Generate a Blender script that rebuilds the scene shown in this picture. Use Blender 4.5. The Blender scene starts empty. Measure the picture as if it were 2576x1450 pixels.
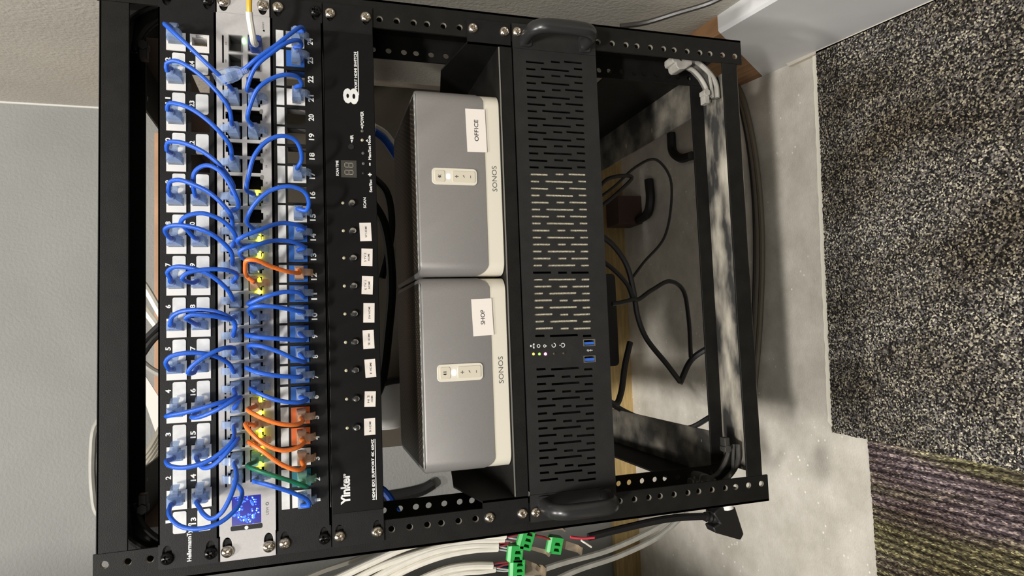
import bpy, bmesh, math, random
from mathutils import Vector, Matrix
random.seed(7)
SC = bpy.context.scene
COL = SC.collection
FLOOR = -800.0          # all lengths below are millimetres, z=0 is the top edge of the upper patch panel

# ------------------------------------------------------------------ camera
CX, CY, CZ = -63.117, -594.698, -119.169
MM = ((-0.037054, 0.996988, -0.068138), (-0.293547, -0.076036, -0.952916), (-0.955226, -0.015308, 0.295480))
FPX = 1637.77
cam = bpy.data.objects.new('camera', bpy.data.cameras.new('camera'))
COL.objects.link(cam)
cam.data.sensor_width = 36.0
cam.data.lens = FPX / 2576 * 36
cam.data.clip_start = 0.01
cam.matrix_world = Matrix([[MM[0][0], MM[0][1], MM[0][2], CX / 1000], [MM[1][0], MM[1][1], MM[1][2], CY / 1000],
                           [MM[2][0], MM[2][1], MM[2][2], (CZ - FLOOR) / 1000], [0, 0, 0, 1]])
SC.camera = cam

def unp(u, v, axis=1, val=0.0):
    """photo pixel -> point (mm) on the plane axis=val"""
    a, b = (u - 1288) / FPX, -(v - 725) / FPX
    d = [MM[i][0] * a + MM[i][1] * b - MM[i][2] for i in range(3)]
    c = (CX, CY, CZ)
    t = (val - c[axis]) / d[axis]
    return Vector((c[0] + t * d[0], c[1] + t * d[1], c[2] + t * d[2]))

# ------------------------------------------------------------------ world, lamps, exposure
w = bpy.data.worlds.new('world'); SC.world = w; w.use_nodes = True
w.node_tree.nodes['Background'].inputs[0].default_value = (0.95, 0.97, 1.0, 1)
w.node_tree.nodes['Background'].inputs[1].default_value = 0.055
SC.view_settings.view_transform = 'Standard'; SC.view_settings.look = 'None'
SC.view_settings.gamma = 1.0; SC.view_settings.exposure = 0.0
SC.view_settings.use_curve_mapping = False

def area(name, loc, tgt, sx, sy, power, col):
    l = bpy.data.lights.new(name, 'AREA'); l.shape = 'RECTANGLE'; l.size = sx; l.size_y = sy
    l.energy = power; l.color = col
    o = bpy.data.objects.new(name, l); COL.objects.link(o)
    L = Vector((loc[0] / 1000, loc[1] / 1000, (loc[2] - FLOOR) / 1000)); T = Vector((tgt[0] / 1000, tgt[1] / 1000, (tgt[2] - FLOOR) / 1000))
    o.location = L
    o.rotation_euler = (T - L).to_track_quat('-Z', 'Y').to_euler()
    return o
LP = [112, 34, 7]
area('ceiling_lamp', (-860, -2600, 2150), (0, 0, -300), 0.45, 0.15, LP[0], (1.0, 0.97, 0.925))
area('ceiling_lamp', (-700, -800, 1850), (-60, 60, -300), 0.40, 0.15, LP[1], (1.0, 0.97, 0.925))
area('fill_light', (-900, -1500, 300), (100, 0, -300), 0.7, 0.5, LP[2], (1.0, 0.97, 0.92))  # soft fill added at front left to lift the right wall

# ------------------------------------------------------------------ materials
def srgb(r, g, b):
    f = lambda c: (c / 255) / 12.92 if c <= 10 else (((c / 255) + 0.055) / 1.055) ** 2.4
    return (f(r), f(g), f(b), 1)
MATS = {}
def mat(name, col, rough=0.5, metal=0.0, spec=0.5, noise=0.0, nscale=300, bump=0.0, bscale=800, emit=None, estr=0.0,
        col2=None, coat=0.0, lo=0.4, hi=0.65, stretch=None):
    if name in MATS: return MATS[name]
    m = bpy.data.materials.new(name); m.use_nodes = True; MATS[name] = m
    nt = m.node_tree; n = nt.nodes; p = n['Principled BSDF']
    p.inputs['Base Color'].default_value = col; p.inputs['Roughness'].default_value = rough
    p.inputs['Metallic'].default_value = metal; p.inputs['Specular IOR Level'].default_value = spec
    p.inputs['Coat Weight'].default_value = coat
    tc = n.new('ShaderNodeTexCoord'); src = tc.outputs['Object']
    if stretch:
        mp = n.new('ShaderNodeMapping'); mp.inputs['Scale'].default_value = stretch
        nt.links.new(src, mp.inputs['Vector']); src = mp.outputs['Vector']
    if noise > 0 or col2:
        t = n.new('ShaderNodeTexNoise'); t.inputs['Scale'].default_value = nscale; t.inputs['Detail'].default_value = 6
        nt.links.new(src, t.inputs['Vector'])
        r = n.new('ShaderNodeValToRGB'); nt.links.new(t.outputs['Fac'], r.inputs['Fac'])
        r.color_ramp.elements[0].position = lo; r.color_ramp.elements[1].position = hi
        a = col; b = col2 if col2 else tuple(min(1, c * (1 + noise)) for c in col[:3]) + (1,)
        if not col2: a = tuple(c * (1 - noise) for c in col[:3]) + (1,)
        r.color_ramp.elements[0].color = a; r.color_ramp.elements[1].color = b
        nt.links.new(r.outputs['Color'], p.inputs['Base Color'])
    if bump > 0:
        t = n.new('ShaderNodeTexNoise'); t.inputs['Scale'].default_value = bscale; t.inputs['Detail'].default_value = 4
        nt.links.new(src, t.inputs['Vector'])
        bp = n.new('ShaderNodeBump'); bp.inputs['Strength'].default_value = bump; bp.inputs['Distance'].default_value = 0.001
        nt.links.new(t.outputs['Fac'], bp.inputs['Height']); nt.links.new(bp.outputs['Normal'], p.inputs['Normal'])
    if emit:
        p.inputs['Emission Color'].default_value = emit; p.inputs['Emission Strength'].default_value = estr
    return m
def clear(name, tint, body, fac):
    m = bpy.data.materials.new(name); m.use_nodes = True; MATS[name] = m
    nt = m.node_tree; n = nt.nodes; p = n['Principled BSDF']; out = n['Material Output']
    p.inputs['Base Color'].default_value = body; p.inputs['Roughness'].default_value = 0.16
    t = n.new('ShaderNodeBsdfTransparent'); t.inputs[0].default_value = tint
    mx = n.new('ShaderNodeMixShader')
    tx = n.new('ShaderNodeTexNoise'); tx.inputs['Scale'].default_value = 160
    tc = n.new('ShaderNodeTexCoord'); nt.links.new(tc.outputs['Object'], tx.inputs['Vector'])
    mr = n.new('ShaderNodeMapRange'); mr.inputs['To Min'].default_value = fac - 0.08; mr.inputs['To Max'].default_value = fac + 0.08
    nt.links.new(tx.outputs['Fac'], mr.inputs['Value']); nt.links.new(mr.outputs['Result'], mx.inputs[0])
    nt.links.new(t.outputs[0], mx.inputs[1]); nt.links.new(p.outputs[0], mx.inputs[2]); nt.links.new(mx.outputs[0], out.inputs[0])
    return m
BLK = mat('black_powder_coat', srgb(20, 19, 17), 0.55, spec=0.25, noise=0.2, nscale=60, bump=0.25, bscale=1500)
BLK2 = mat('black_panel_paint', srgb(17, 17, 17), 0.5, spec=0.3, noise=0.15, nscale=90, bump=0.15, bscale=1800)
BLK3 = mat('black_case_paint', srgb(34, 34, 33), 0.55, spec=0.3, noise=0.1, nscale=60, bump=0.3, bscale=2500)
DUST = mat('dusty_black_steel', srgb(52, 51, 49), 0.75, col2=srgb(196, 188, 172), nscale=26, lo=0.42, hi=0.70, bump=0.2, bscale=500, stretch=(0.55, 1.5, 1))
DUSTL = mat('lightly_dusty_steel', srgb(58, 56, 52), 0.7, col2=srgb(150, 142, 128), nscale=30, lo=0.38, hi=0.8, bump=0.2, bscale=500)
DUSTP = mat('pale_dusty_plastic', srgb(160, 156, 148), 0.7, noise=0.15, nscale=90)
DPLD = mat('faintly_dusty_plastic', srgb(60, 58, 54), 0.6, noise=0.3, nscale=60)
DPLA = mat('dusty_grey_plastic', srgb(66, 64, 60), 0.7, col2=srgb(120, 117, 110), nscale=60, lo=0.3, hi=0.8)
NICK = mat('nickel', srgb(205, 196, 182), 0.24, 1.0, noise=0.12, nscale=500)
BSCR = mat('black_oxide', srgb(28, 27, 26), 0.25, 0.6)
SILV = mat('silver_paint', srgb(182, 179, 177), 0.45, 0.0, bump=0.05, bscale=3000, noise=0.03, nscale=500)
WPLA = mat('white_plastic', srgb(222, 219, 214), 0.4)
LABW = mat('white_label_strip', srgb(212, 212, 210), 0.5, noise=0.08, nscale=120)
PAPR = mat('label_paper', srgb(226, 218, 210), 0.75)
PRNT = mat('white_print', srgb(225, 225, 222), 0.6)
INK = mat('dark_ink', srgb(38, 36, 36), 0.7)
GINK = mat('grey_ink', srgb(90, 88, 84), 0.6)
BCAB = mat('blue_cable_jacket', srgb(34, 92, 200), 0.34, noise=0.08, nscale=900, bump=0.25, bscale=2500)
OCAB = mat('orange_cable_jacket', srgb(236, 122, 48), 0.42, noise=0.08, nscale=900)
GCAB = mat('green_cable_jacket', srgb(20, 110, 78), 0.42)
KCAB = mat('black_cable_jacket', srgb(22, 21, 20), 0.5)
GYCAB = mat('grey_cable_jacket', srgb(150, 147, 138), 0.5, noise=0.08, nscale=80)
WCAB = mat('white_cable_jacket', srgb(226, 221, 208), 0.5, noise=0.05, nscale=80)
BJAC = mat('blue_jack_plastic', srgb(38, 92, 170), 0.45)
OJAC = mat('orange_jack_plastic', srgb(214, 104, 48), 0.45)
TJAC = mat('teal_jack_plastic', srgb(18, 96, 104), 0.45)
DARK = mat('socket_dark', srgb(10, 10, 10), 0.6)
GOLD = mat('contact_gold', srgb(170, 140, 80), 0.35, 0.9)
CLR = clear('clear_plug_plastic', (0.9, 0.94, 1, 1), srgb(186, 198, 214), 0.36)
CLRB = clear('clear_blue_boot', (0.80, 0.88, 1, 1), srgb(168, 186, 216), 0.38)
CLRO = clear('clear_orange_boot', (1, 0.88, 0.76, 1), srgb(214, 180, 156), 0.46)
CLRG = clear('clear_green_boot', (0.8, 1, 0.92, 1), srgb(150, 196, 178), 0.46)

# ------------------------------------------------------------------ mesh builder
class MB:
    def __init__(s): s.bm = bmesh.new(); s.flat = False
    def poly(s, pts):
        vs = [s.bm.verts.new(Vector(p)) for p in pts]
        try: return s.bm.faces.new(vs)
        except ValueError: return None
    def box(s, x0, x1, y0, y1, z0, z1):
        x0, x1 = sorted((x0, x1)); y0, y1 = sorted((y0, y1)); z0, z1 = sorted((z0, z1))
        v = [s.bm.verts.new(p) for p in ((x0, y0, z0), (x1, y0, z0), (x1, y1, z0), (x0, y1, z0), (x0, y0, z1), (x1, y0, z1), (x1, y1, z1), (x0, y1, z1))]
        for f in ((0, 3, 2, 1), (4, 5, 6, 7), (0, 1, 5, 4), (1, 2, 6, 5), (2, 3, 7, 6), (3, 0, 4, 7)): s.bm.faces.new([v[i] for i in f])
        return s
    def hexa(s, a, b):      # two quads joined
        va = [s.bm.verts.new(Vector(p)) for p in a]; vb = [s.bm.verts.new(Vector(p)) for p in b]; n = len(a)
        s.bm.faces.new(va); s.bm.faces.new(vb[::-1])
        for i in range(n): s.bm.faces.new([va[i], vb[i], vb[(i + 1) % n], va[(i + 1) % n]])
        return s
    def prism(s, pts, axis, a, b):   # 2D outline swept along axis from a to b
        def P(q, c):
            if axis == 'y': return (q[0], c, q[1])
            if axis == 'z': return (q[0], q[1], c)
            return (c, q[0], q[1])
        return s.hexa([P(q, a) for q in pts], [P(q, b) for q in pts])
    def rbox(s, x0, x1, z0, z1, y0, y1, r, n=5):
        return s.prism(rrect(x0, x1, z0, z1, r, n), 'y', y0, y1)
    def tube(s, path, r, n=10, caps=True):
        P = [Vector(p) for p in path]; rs = r if isinstance(r, (list, tuple)) else [r] * len(P)
        T = []
        for i in range(len(P)):
            t = P[min(i + 1, len(P) - 1)] - P[max(i - 1, 0)]
            T.append(t.normalized() if t.length > 1e-9 else Vector((0, 0, 1)))
        N = T[0].orthogonal().normalized(); rings = []
        for i, p in enumerate(P):
            N = (N - T[i] * N.dot(T[i]));
            N = N.normalized() if N.length > 1e-6 else T[i].orthogonal().normalized()
            B = T[i].cross(N)
            rings.append([s.bm.verts.new(p + (N * math.cos(a) + B * math.sin(a)) * rs[i]) for a in [2 * math.pi * k / n for k in range(n)]])
        for i in range(len(P) - 1):
            for k in range(n): s.bm.faces.new([rings[i][k], rings[i][(k + 1) % n], rings[i + 1][(k + 1) % n], rings[i + 1][k]])
        if caps: s.bm.faces.new(rings[0][::-1]); s.bm.faces.new(rings[-1])
        return s
    def disc(s, x, z, r, y0, y1, n=16):
        return s.prism([(x + r * math.cos(2 * math.pi * k / n), z + r * math.sin(2 * math.pi * k / n)) for k in range(n)], 'y', y0, y1)
    def plate(s, x0, x1, z0, z1, y0, y1, rects=(), ells=()):
        s.flat = True
        x0, x1 = sorted((x0, x1)); z0, z1 = sorted((z0, z1))
        R = [tuple(sorted(r[:2])) + tuple(sorted(r[2:4])) for r in rects]
        E = [(cx - rx - .6, cx + rx + .6, cz - rz - .6, cz + rz + .6) for cx, cz, rx, rz in ells]
        H = R + E
        xs = sorted(set([x0, x1] + [q for h in H for q in h[:2] if x0 < q < x1])); zs = sorted(set([z0, z1] + [q for h in H for q in h[2:] if z0 < q < z1]))
        for i in range(len(xs) - 1):
            cx = (xs[i] + xs[i + 1]) / 2; run = None
            hs = [h for h in H if h[0] < cx < h[1]]
            for j in range(len(zs)):
                solid = j < len(zs) - 1 and not any(h[2] < (zs[j] + zs[j + 1]) / 2 < h[3] for h in hs)
                if solid and run is None: run = zs[j]
                if not solid and run is not None:
                    a, b = run, zs[j]; run = None
                    s.poly([(xs[i], y0, a), (xs[i + 1], y0, a), (xs[i + 1], y0, b), (xs[i], y0, b)])
                    s.poly([(xs[i], y1, a), (xs[i], y1, b), (xs[i + 1], y1, b), (xs[i + 1], y1, a)])
        def wall(a, b, c, d, inv):
            for (p, q) in (((a, c), (b, c)), ((b, c), (b, d)), ((b, d), (a, d)), ((a, d), (a, c))):
                f = [(p[0], y0, p[1]), (p[0], y1, p[1]), (q[0], y1, q[1]), (q[0], y0, q[1])]
                s.poly(f[::-1] if inv else f)
        wall(x0, x1, z0, z1, False)
        for r in R: wall(*r, True)
        for (cx, cz, rx, rz), (a, b, c, d) in zip(ells, E):
            n = 16; ci = []; co = []
            for k in range(n):
                t = 2 * math.pi * k / n; dx, dz = math.cos(t), math.sin(t)
                ci.append((cx + rx * dx, cz + rz * dz))
                hx, hz = (b - a) / 2, (d - c) / 2
                if k % 4 == 2: co.append((cx + math.copysign(hx, dx), cz + math.copysign(hz, dz)))
                else:
                    m = max(abs(dx) / 1.0, abs(dz) / 1.0); co.append((cx + hx * dx / m, cz + hz * dz / m))
            for k in range(n):
                l = (k + 1) % n
                for y, inv in ((y0, False), (y1, True)):
                    f = [(ci[k][0], y, ci[k][1]), (co[k][0], y, co[k][1]), (co[l][0], y, co[l][1]), (ci[l][0], y, ci[l][1])]
                    s.poly(f[::-1] if inv else f)
                s.poly([(ci[k][0], y0, ci[k][1]), (ci[l][0], y0, ci[l][1]), (ci[l][0], y1, ci[l][1]), (ci[k][0], y1, ci[k][1])])
        return s
def rrect(x0, x1, z0, z1, r, n=5):
    x0, x1 = sorted((x0, x1)); z0, z1 = sorted((z0, z1)); o = []
    for (cx, cz, a0) in ((x1 - r, z1 - r, 0), (x0 + r, z1 - r, 90), (x0 + r, z0 + r, 180), (x1 - r, z0 + r, 270)):
        for k in range(n + 1):
            a = math.radians(a0 + 90 * k / n); o.append((cx + r * math.cos(a), cz + r * math.sin(a)))
    return o
def spline(pts, step=3.0):
    P = [Vector(p) for p in pts]; P = [P[0] * 2 - P[1]] + P + [P[-1] * 2 - P[-2]]; out = []
    for i in range(1, len(P) - 2):
        a, b, c, d = P[i - 1:i + 3]; n = max(2, int((c - b).length / step))
        def tj(t, p, q): return t + max(1e-3, (q - p).length) ** 0.5
        t0 = 0; t1 = tj(t0, a, b); t2 = tj(t1, b, c); t3 = tj(t2, c, d)
        for k in range(n):
            t = t1 + (t2 - t1) * k / n
            A1 = a * ((t1 - t) / (t1 - t0)) + b * ((t - t0) / (t1 - t0)); A2 = b * ((t2 - t) / (t2 - t1)) + c * ((t - t1) / (t2 - t1)); A3 = c * ((t3 - t) / (t3 - t2)) + d * ((t - t2) / (t3 - t2))
            B1 = A1 * ((t2 - t) / (t2 - t0)) + A2 * ((t - t0) / (t2 - t0)); B2 = A2 * ((t3 - t) / (t3 - t1)) + A3 * ((t - t1) / (t3 - t1))
            out.append(B1 * ((t2 - t) / (t2 - t1)) + B2 * ((t - t1) / (t2 - t1)))
    out.append(P[-2]); return out

# ------------------------------------------------------------------ objects
def wl(p): return Vector((p[0] / 1000, p[1] / 1000, (p[2] - FLOOR) / 1000))
def tagit(o, label=None, cat=None, group=None, kind=None):
    if label: o['label'] = label
    if cat: o['category'] = cat
    if group: o['group'] = group
    if kind: o['kind'] = kind
    return o
ORG = {}
def thing(name, label, cat, base, group=None):
    o = bpy.data.objects.new(name, None); COL.objects.link(o); o.empty_display_size = 0.01
    o.location = wl(base); ORG[o.name] = Vector(base)
    return tagit(o, label, cat, group)
def mesh_of(mb, name, m, org=(0, 0, 0), smooth=True, ang=0.6):
    bm = mb.bm
    bmesh.ops.remove_doubles(bm, verts=bm.verts, dist=0.001)
    bmesh.ops.recalc_face_normals(bm, faces=bm.faces)
    bmesh.ops.translate(bm, verts=bm.verts, vec=-Vector(org))
    bmesh.ops.scale(bm, verts=bm.verts, vec=(0.001, 0.001, 0.001))
    me = bpy.data.meshes.new(name); bm.to_mesh(me); bm.free()
    me.materials.append(m)
    if smooth and not mb.flat: me.shade_smooth(); me.set_sharp_from_angle(angle=ang)
    return me
def root_org(p):
    while p.parent: p = p.parent
    return ORG[p.name]
def obj(name, mb, m, parent=None, bevel=0, org=None, smooth=True, label=None, kind=None):
    o0 = root_org(parent) if parent else Vector(org if org else (0, 0, FLOOR))
    me = mesh_of(mb, name, m, o0, smooth)
    o = bpy.data.objects.new(name, me); COL.objects.link(o)
    if parent: o.parent = parent
    else: o.location = wl(o0); ORG[o.name] = o0
    if bevel:
        b = o.modifiers.new('bevel', 'BEVEL'); b.width = bevel / 1000; b.segments = 2; b.limit_method = 'ANGLE'; b.angle_limit = 0.7
    return tagit(o, label=label, kind=kind)
def put(name, me, loc, parent, rot=(0, 0, 0), m=None, label=None):
    """place shared mesh data at a point in mm"""
    o = bpy.data.objects.new(name, me); COL.objects.link(o); o.parent = parent
    q = Vector(loc) - root_org(parent); o.location = q / 1000; o.rotation_euler = rot
    if m: o.material_slots[0].link = 'OBJECT'; o.material_slots[0].material = m
    return tagit(o, label=label)
def top(o, label, cat, group=None): return tagit(o, label, cat, group)

def text_into(mb, s, x0, x1, z0, z1, y, bold=0.02, depth=0.15, fit=True):
    """lettering standing in the XZ plane, reading along +X, fitted in the box"""
    c = bpy.data.curves.new('t', 'FONT'); c.body = s; c.offset = bold; c.resolution_u = 3
    c.align_x = 'LEFT'
    t = bpy.data.objects.new('t', c); me = bpy.data.meshes.new_from_object(t)
    xs = [v.co.x for v in me.vertices]; ys = [v.co.y for v in me.vertices]
    if not xs: return
    x0, x1 = sorted((x0, x1)); z0, z1 = sorted((z0, z1))
    sx = (x1 - x0) / (max(xs) - min(xs)); sy = (z1 - z0) / (max(ys) - min(ys)); ox, oy = min(xs), min(ys)
    vs = [mb.bm.verts.new((x0 + (v.co.x - ox) * sx, y, z0 + (v.co.y - oy) * sy)) for v in me.vertices]
    for p in me.polygons:
        try: mb.bm.faces.new([vs[i] for i in p.vertices])
        except ValueError: pass
    bpy.data.objects.remove(t); bpy.data.curves.remove(c); bpy.data.meshes.remove(me)
def pbox(u0, u1, v0, v1, y):
    """photo box -> x0,x1,z0,z1 on the plane y"""
    a = unp(u0, v0, 1, y); b = unp(u1, v1, 1, y); c = unp(u0, v1, 1, y); d = unp(u1, v0, 1, y)
    return ((b.x + c.x) / 2, (a.x + d.x) / 2, (b.z + d.z) / 2, (a.z + c.z) / 2)
def ptext(mb, s, u0, u1, v0, v1, y, bold=0.02):
    text_into(mb, s, *pbox(u0, u1, v0, v1, y), y, bold)
def hz(k, i): return -(k * 44.45 + (6.35, 22.225, 38.1)[i])
exec_parts = []

# ================================================================== SETTING
def wallmat(name, col, rough=0.7, b=0.9):
    return mat(name, col, rough, noise=0.05, nscale=6, bump=b, bscale=190)
WG = wallmat('grey_wall_paint', srgb(140, 140, 136))
WB = wallmat('beige_grey_wall_paint', srgb(190, 184, 172))
def rw(y): return 325 + 0.071 * y       # right wall face
def bx(y): return 299 + 0.10 * y        # face of the tall baseboard
YB = 742.0
obj('shadow_blocker_left', MB().box(-1500, -560, -60, 60, FLOOR, 850), WG, kind='structure')     # unseen block, added to shade the back wall and floor corner
# concrete floor
m = bpy.data.materials.new('concrete_floor'); m.use_nodes = True
nt = m.node_tree; n = nt.nodes; p = n['Principled BSDF']; p.inputs['Roughness'].default_value = 0.75
tc = n.new('ShaderNodeTexCoord')
t1 = n.new('ShaderNodeTexNoise'); t1.inputs['Scale'].default_value = 14; t1.inputs['Detail'].default_value = 9; t1.inputs['Roughness'].default_value = 0.65
r1 = n.new('ShaderNodeValToRGB'); r1.color_ramp.elements[0].position = 0.32; r1.color_ramp.elements[0].color = srgb(184, 178, 165)
r1.color_ramp.elements[1].position = 0.7; r1.color_ramp.elements[1].color = srgb(220, 214, 203)
vo = n.new('ShaderNodeTexVoronoi'); vo.inputs['Scale'].default_value = 85
vr = n.new('ShaderNodeValToRGB'); vr.color_ramp.elements[0].position = 0.10; vr.color_ramp.elements[0].color = (1, 1, 1, 1)
vr.color_ramp.elements[1].position = 0.17; vr.color_ramp.elements[1].color = (0, 0, 0, 1)
t2 = n.new('ShaderNodeTexNoise'); t2.inputs['Scale'].default_value = 9
r2 = n.new('ShaderNodeValToRGB'); r2.color_ramp.elements[0].position = 0.5; r2.color_ramp.elements[1].position = 0.6
mu = n.new('ShaderNodeMath'); mu.operation = 'MULTIPLY'
mx = n.new('ShaderNodeMixRGB'); mx.inputs[2].default_value = srgb(245, 240, 228)
for t in (t1, vo, t2): nt.links.new(tc.outputs['Object'], t.inputs['Vector'])
nt.links.new(t1.outputs['Fac'], r1.inputs['Fac']); nt.links.new(vo.outputs['Distance'], vr.inputs['Fac']); nt.links.new(t2.outputs['Fac'], r2.inputs['Fac'])
nt.links.new(vr.outputs['Color'], mu.inputs[0]); nt.links.new(r2.outputs['Color'], mu.inputs[1]); nt.links.new(mu.outputs[0], mx.inputs[0])
nt.links.new(r1.outputs['Color'], mx.inputs[1]); nt.links.new(mx.outputs[0], p.inputs['Base Color'])
bp = n.new('ShaderNodeBump'); bp.inputs['Strength'].default_value = 0.4; bp.inputs['Distance'].default_value = 0.001
t3 = n.new('ShaderNodeTexNoise'); t3.inputs['Scale'].default_value = 350; nt.links.new(tc.outputs['Object'], t3.inputs['Vector'])
nt.links.new(t3.outputs['Fac'], bp.inputs['Height']); nt.links.new(bp.outputs['Normal'], p.inputs['Normal'])
CONC = m
obj('floor', MB().box(-1500, 700, -1200, YB + 40, FLOOR - 30, FLOOR), CONC, kind='structure')
obj('wall_back', MB().box(-1500, rw(YB) + 60, YB, YB + 30, FLOOR, 900), WG, kind='structure')
mb = MB(); mb.prism([(rw(-1200), -1200), (rw(YB), YB), (rw(YB) + 60, YB), (rw(-1200) + 60, -1200)], 'z', FLOOR, 900)
obj('wall_right', mb, WB, kind='structure')
# grey painted baseboard of the right wall, with its caulk line and a worn corner
BB = mat('baseboard_grey_paint', srgb(226, 226, 226), 0.5, noise=0.05, nscale=8)
BARE = mat('bare_brown_wood', srgb(150, 112, 76), 0.75, noise=0.2, nscale=25, stretch=(1, 0.4, 4))
BH = FLOOR + 178
def bbseg(name, a0, a1, b0, b1, m_):       # a0,a1: y at top and bottom of the near end; b0,b1 of the far end
    A = [(rw(a0), a0, BH), (bx(a0) + 3, a0, BH), (bx(a0), a0, BH - 3), (bx(a1), a1, FLOOR), (rw(a1), a1, FLOOR)]
    B = [(rw(b0), b0, BH), (bx(b0) + 3, b0, BH), (bx(b0), b0, BH - 3), (bx(b1), b1, FLOOR), (rw(b1), b1, FLOOR)]
    return obj(name, MB().hexa(A, B), m_, kind='structure')
bbseg('baseboard_right', -1200, -1200, 96, 236, BB)
bbseg('baseboard_right', 96, 236, YB, YB, BARE)
mb = MB(); mb.prism([(bx(-200) - 2.5, -200), (bx(60) - 2.5, 60), (bx(170) - 5, 170), (bx(175), 175), (bx(-200), -200)], 'z', FLOOR, FLOOR + 7)
obj('trim_1', mb, mat('caulk', srgb(206, 198, 184), 0.7), kind='structure')
mb = MB(); mb.box(-1500, bx(YB) - 4, YB - 16, YB, FLOOR, FLOOR + 58)
obj('baseboard_back', mb, mat('bare_pine_board', srgb(176, 150, 98), 0.7, noise=0.15, nscale=20, stretch=(1, 8, 8)), kind='structure')

mb = MB(); mb.tube([(rw(YB) - 1, YB - 1, z) for z in (100, 300, 500, 700)], 2.4, 8)
obj('trim_2', mb, mat('corner_caulk', srgb(205, 203, 196), 0.6), kind='structure')
# carpet tiles with ragged cut edges
def carpetmat(name, stripes):
    m = bpy.data.materials.new(name); m.use_nodes = True; nt = m.node_tree; n = nt.nodes; p = n['Principled BSDF']
    p.inputs['Roughness'].default_value = 1.0; p.inputs['Specular IOR Level'].default_value = 0.1
    tc = n.new('ShaderNodeTexCoord')
    v = n.new('ShaderNodeTexVoronoi'); v.inputs['Scale'].default_value = 620
    mp = n.new('ShaderNodeMapping'); mp.inputs['Scale'].default_value = (1.0, 0.85, 1) if not stripes else (1.6, 0.5, 1)
    nt.links.new(tc.outputs['Object'], mp.inputs['Vector']); nt.links.new(mp.outputs[0], v.inputs['Vector'])
    sep = n.new('ShaderNodeSeparateColor'); nt.links.new(v.outputs['Color'], sep.inputs[0])
    rr = n.new('ShaderNodeValToRGB'); cr = rr.color_ramp
    cr.elements[0].position = 0.0; cr.elements[0].color = srgb(22, 21, 20)
    cr.elements[1].position = 1.0; cr.elements[1].color = srgb(206, 198, 176)
    for pos, c in ((0.34, (40, 38, 36)), (0.55, (78, 74, 66)), (0.74, (112, 108, 108)), (0.9, (150, 144, 122))):
        e = cr.elements.new(pos); e.color = srgb(*c)
    if stripes:
        for e, c in zip(cr.elements, ((52, 48, 48), (74, 68, 66), (98, 92, 86), (118, 112, 108), (140, 132, 116), (178, 170, 150))): e.color = srgb(*c)
    nt.links.new(sep.outputs[0], rr.inputs['Fac'])
    # broad patches
    t = n.new('ShaderNodeTexNoise'); t.inputs['Scale'].default_value = 9; t.inputs['Detail'].default_value = 3
    mp2 = n.new('ShaderNodeMapping'); mp2.inputs['Scale'].default_value = (1, 0.5, 1)
    nt.links.new(tc.outputs['Object'], mp2.inputs['Vector']); nt.links.new(mp2.outputs[0], t.inputs['Vector'])
    r3 = n.new('ShaderNodeValToRGB'); r3.color_ramp.elements[0].position = 0.35; r3.color_ramp.elements[0].color = (0.55, 0.5, 0.44, 1)
    r3.color_ramp.elements[1].position = 0.65; r3.color_ramp.elements[1].color = (1.35, 1.35, 1.4, 1)
    nt.links.new(t.outputs['Fac'], r3.inputs['Fac'])
    mul = n.new('ShaderNodeMixRGB'); mul.blend_type = 'MULTIPLY'; mul.inputs[0].default_value = 1
    nt.links.new(rr.outputs[0], mul.inputs[1]); nt.links.new(r3.outputs[0], mul.inputs[2]); outc = mul.outputs[0]
    h = sep.outputs[0]
    if stripes:
        wv = n.new('ShaderNodeTexWave'); wv.wave_type = 'BANDS'; wv.bands_direction = 'X'; wv.inputs['Scale'].default_value = 34
        wv.inputs['Distortion'].default_value = 1.6; wv.inputs['Detail'].default_value = 3; wv.inputs['Detail Scale'].default_value = 4
        mp3 = n.new('ShaderNodeMapping'); mp3.inputs['Scale'].default_value = (1, 0.12, 1)
        nt.links.new(tc.outputs['Object'], mp3.inputs['Vector']); nt.links.new(mp3.outputs[0], wv.inputs['Vector'])
        ws = n.new('ShaderNodeValToRGB'); ws.color_ramp.elements[0].color = (0.3, 0.28, 0.3, 1); ws.color_ramp.elements[1].color = (1.5, 1.5, 1.5, 1)
        nt.links.new(wv.outputs['Fac'], ws.inputs['Fac'])
        t4 = n.new('ShaderNodeTexNoise'); t4.inputs['Scale'].default_value = 22; mp4 = n.new('ShaderNodeMapping'); mp4.inputs['Scale'].default_value = (1, 0.12, 1)
        nt.links.new(tc.outputs['Object'], mp4.inputs['Vector']); nt.links.new(mp4.outputs[0], t4.inputs['Vector'])
        r4 = n.new('ShaderNodeValToRGB'); r4.color_ramp.elements[0].position = 0.42; r4.color_ramp.elements[0].color = (0.98, 0.88, 1.0, 1)
        r4.color_ramp.elements[1].position = 0.56; r4.color_ramp.elements[1].color = (0.95, 0.98, 0.62, 1)
        nt.links.new(t4.outputs['Fac'], r4.inputs['Fac'])
        m2 = n.new('ShaderNodeMixRGB'); m2.blend_type = 'MULTIPLY'; m2.inputs[0].default_value = 1
        nt.links.new(outc, m2.inputs[1]); nt.links.new(ws.outputs[0], m2.inputs[2])
        m3 = n.new('ShaderNodeMixRGB'); m3.blend_type = 'MULTIPLY'; m3.inputs[0].default_value = 1
        nt.links.new(m2.outputs[0], m3.inputs[1]); nt.links.new(r4.outputs[0], m3.inputs[2]); outc = m3.outputs[0]
    nt.links.new(outc, p.inputs['Base Color'])
    bp = n.new('ShaderNodeBump'); bp.inputs['Strength'].default_value = 1.0; bp.inputs['Distance'].default_value = 0.002
    nt.links.new(h, bp.inputs['Height']); nt.links.new(bp.outputs['Normal'], p.inputs['Normal'])
    return m
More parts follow.
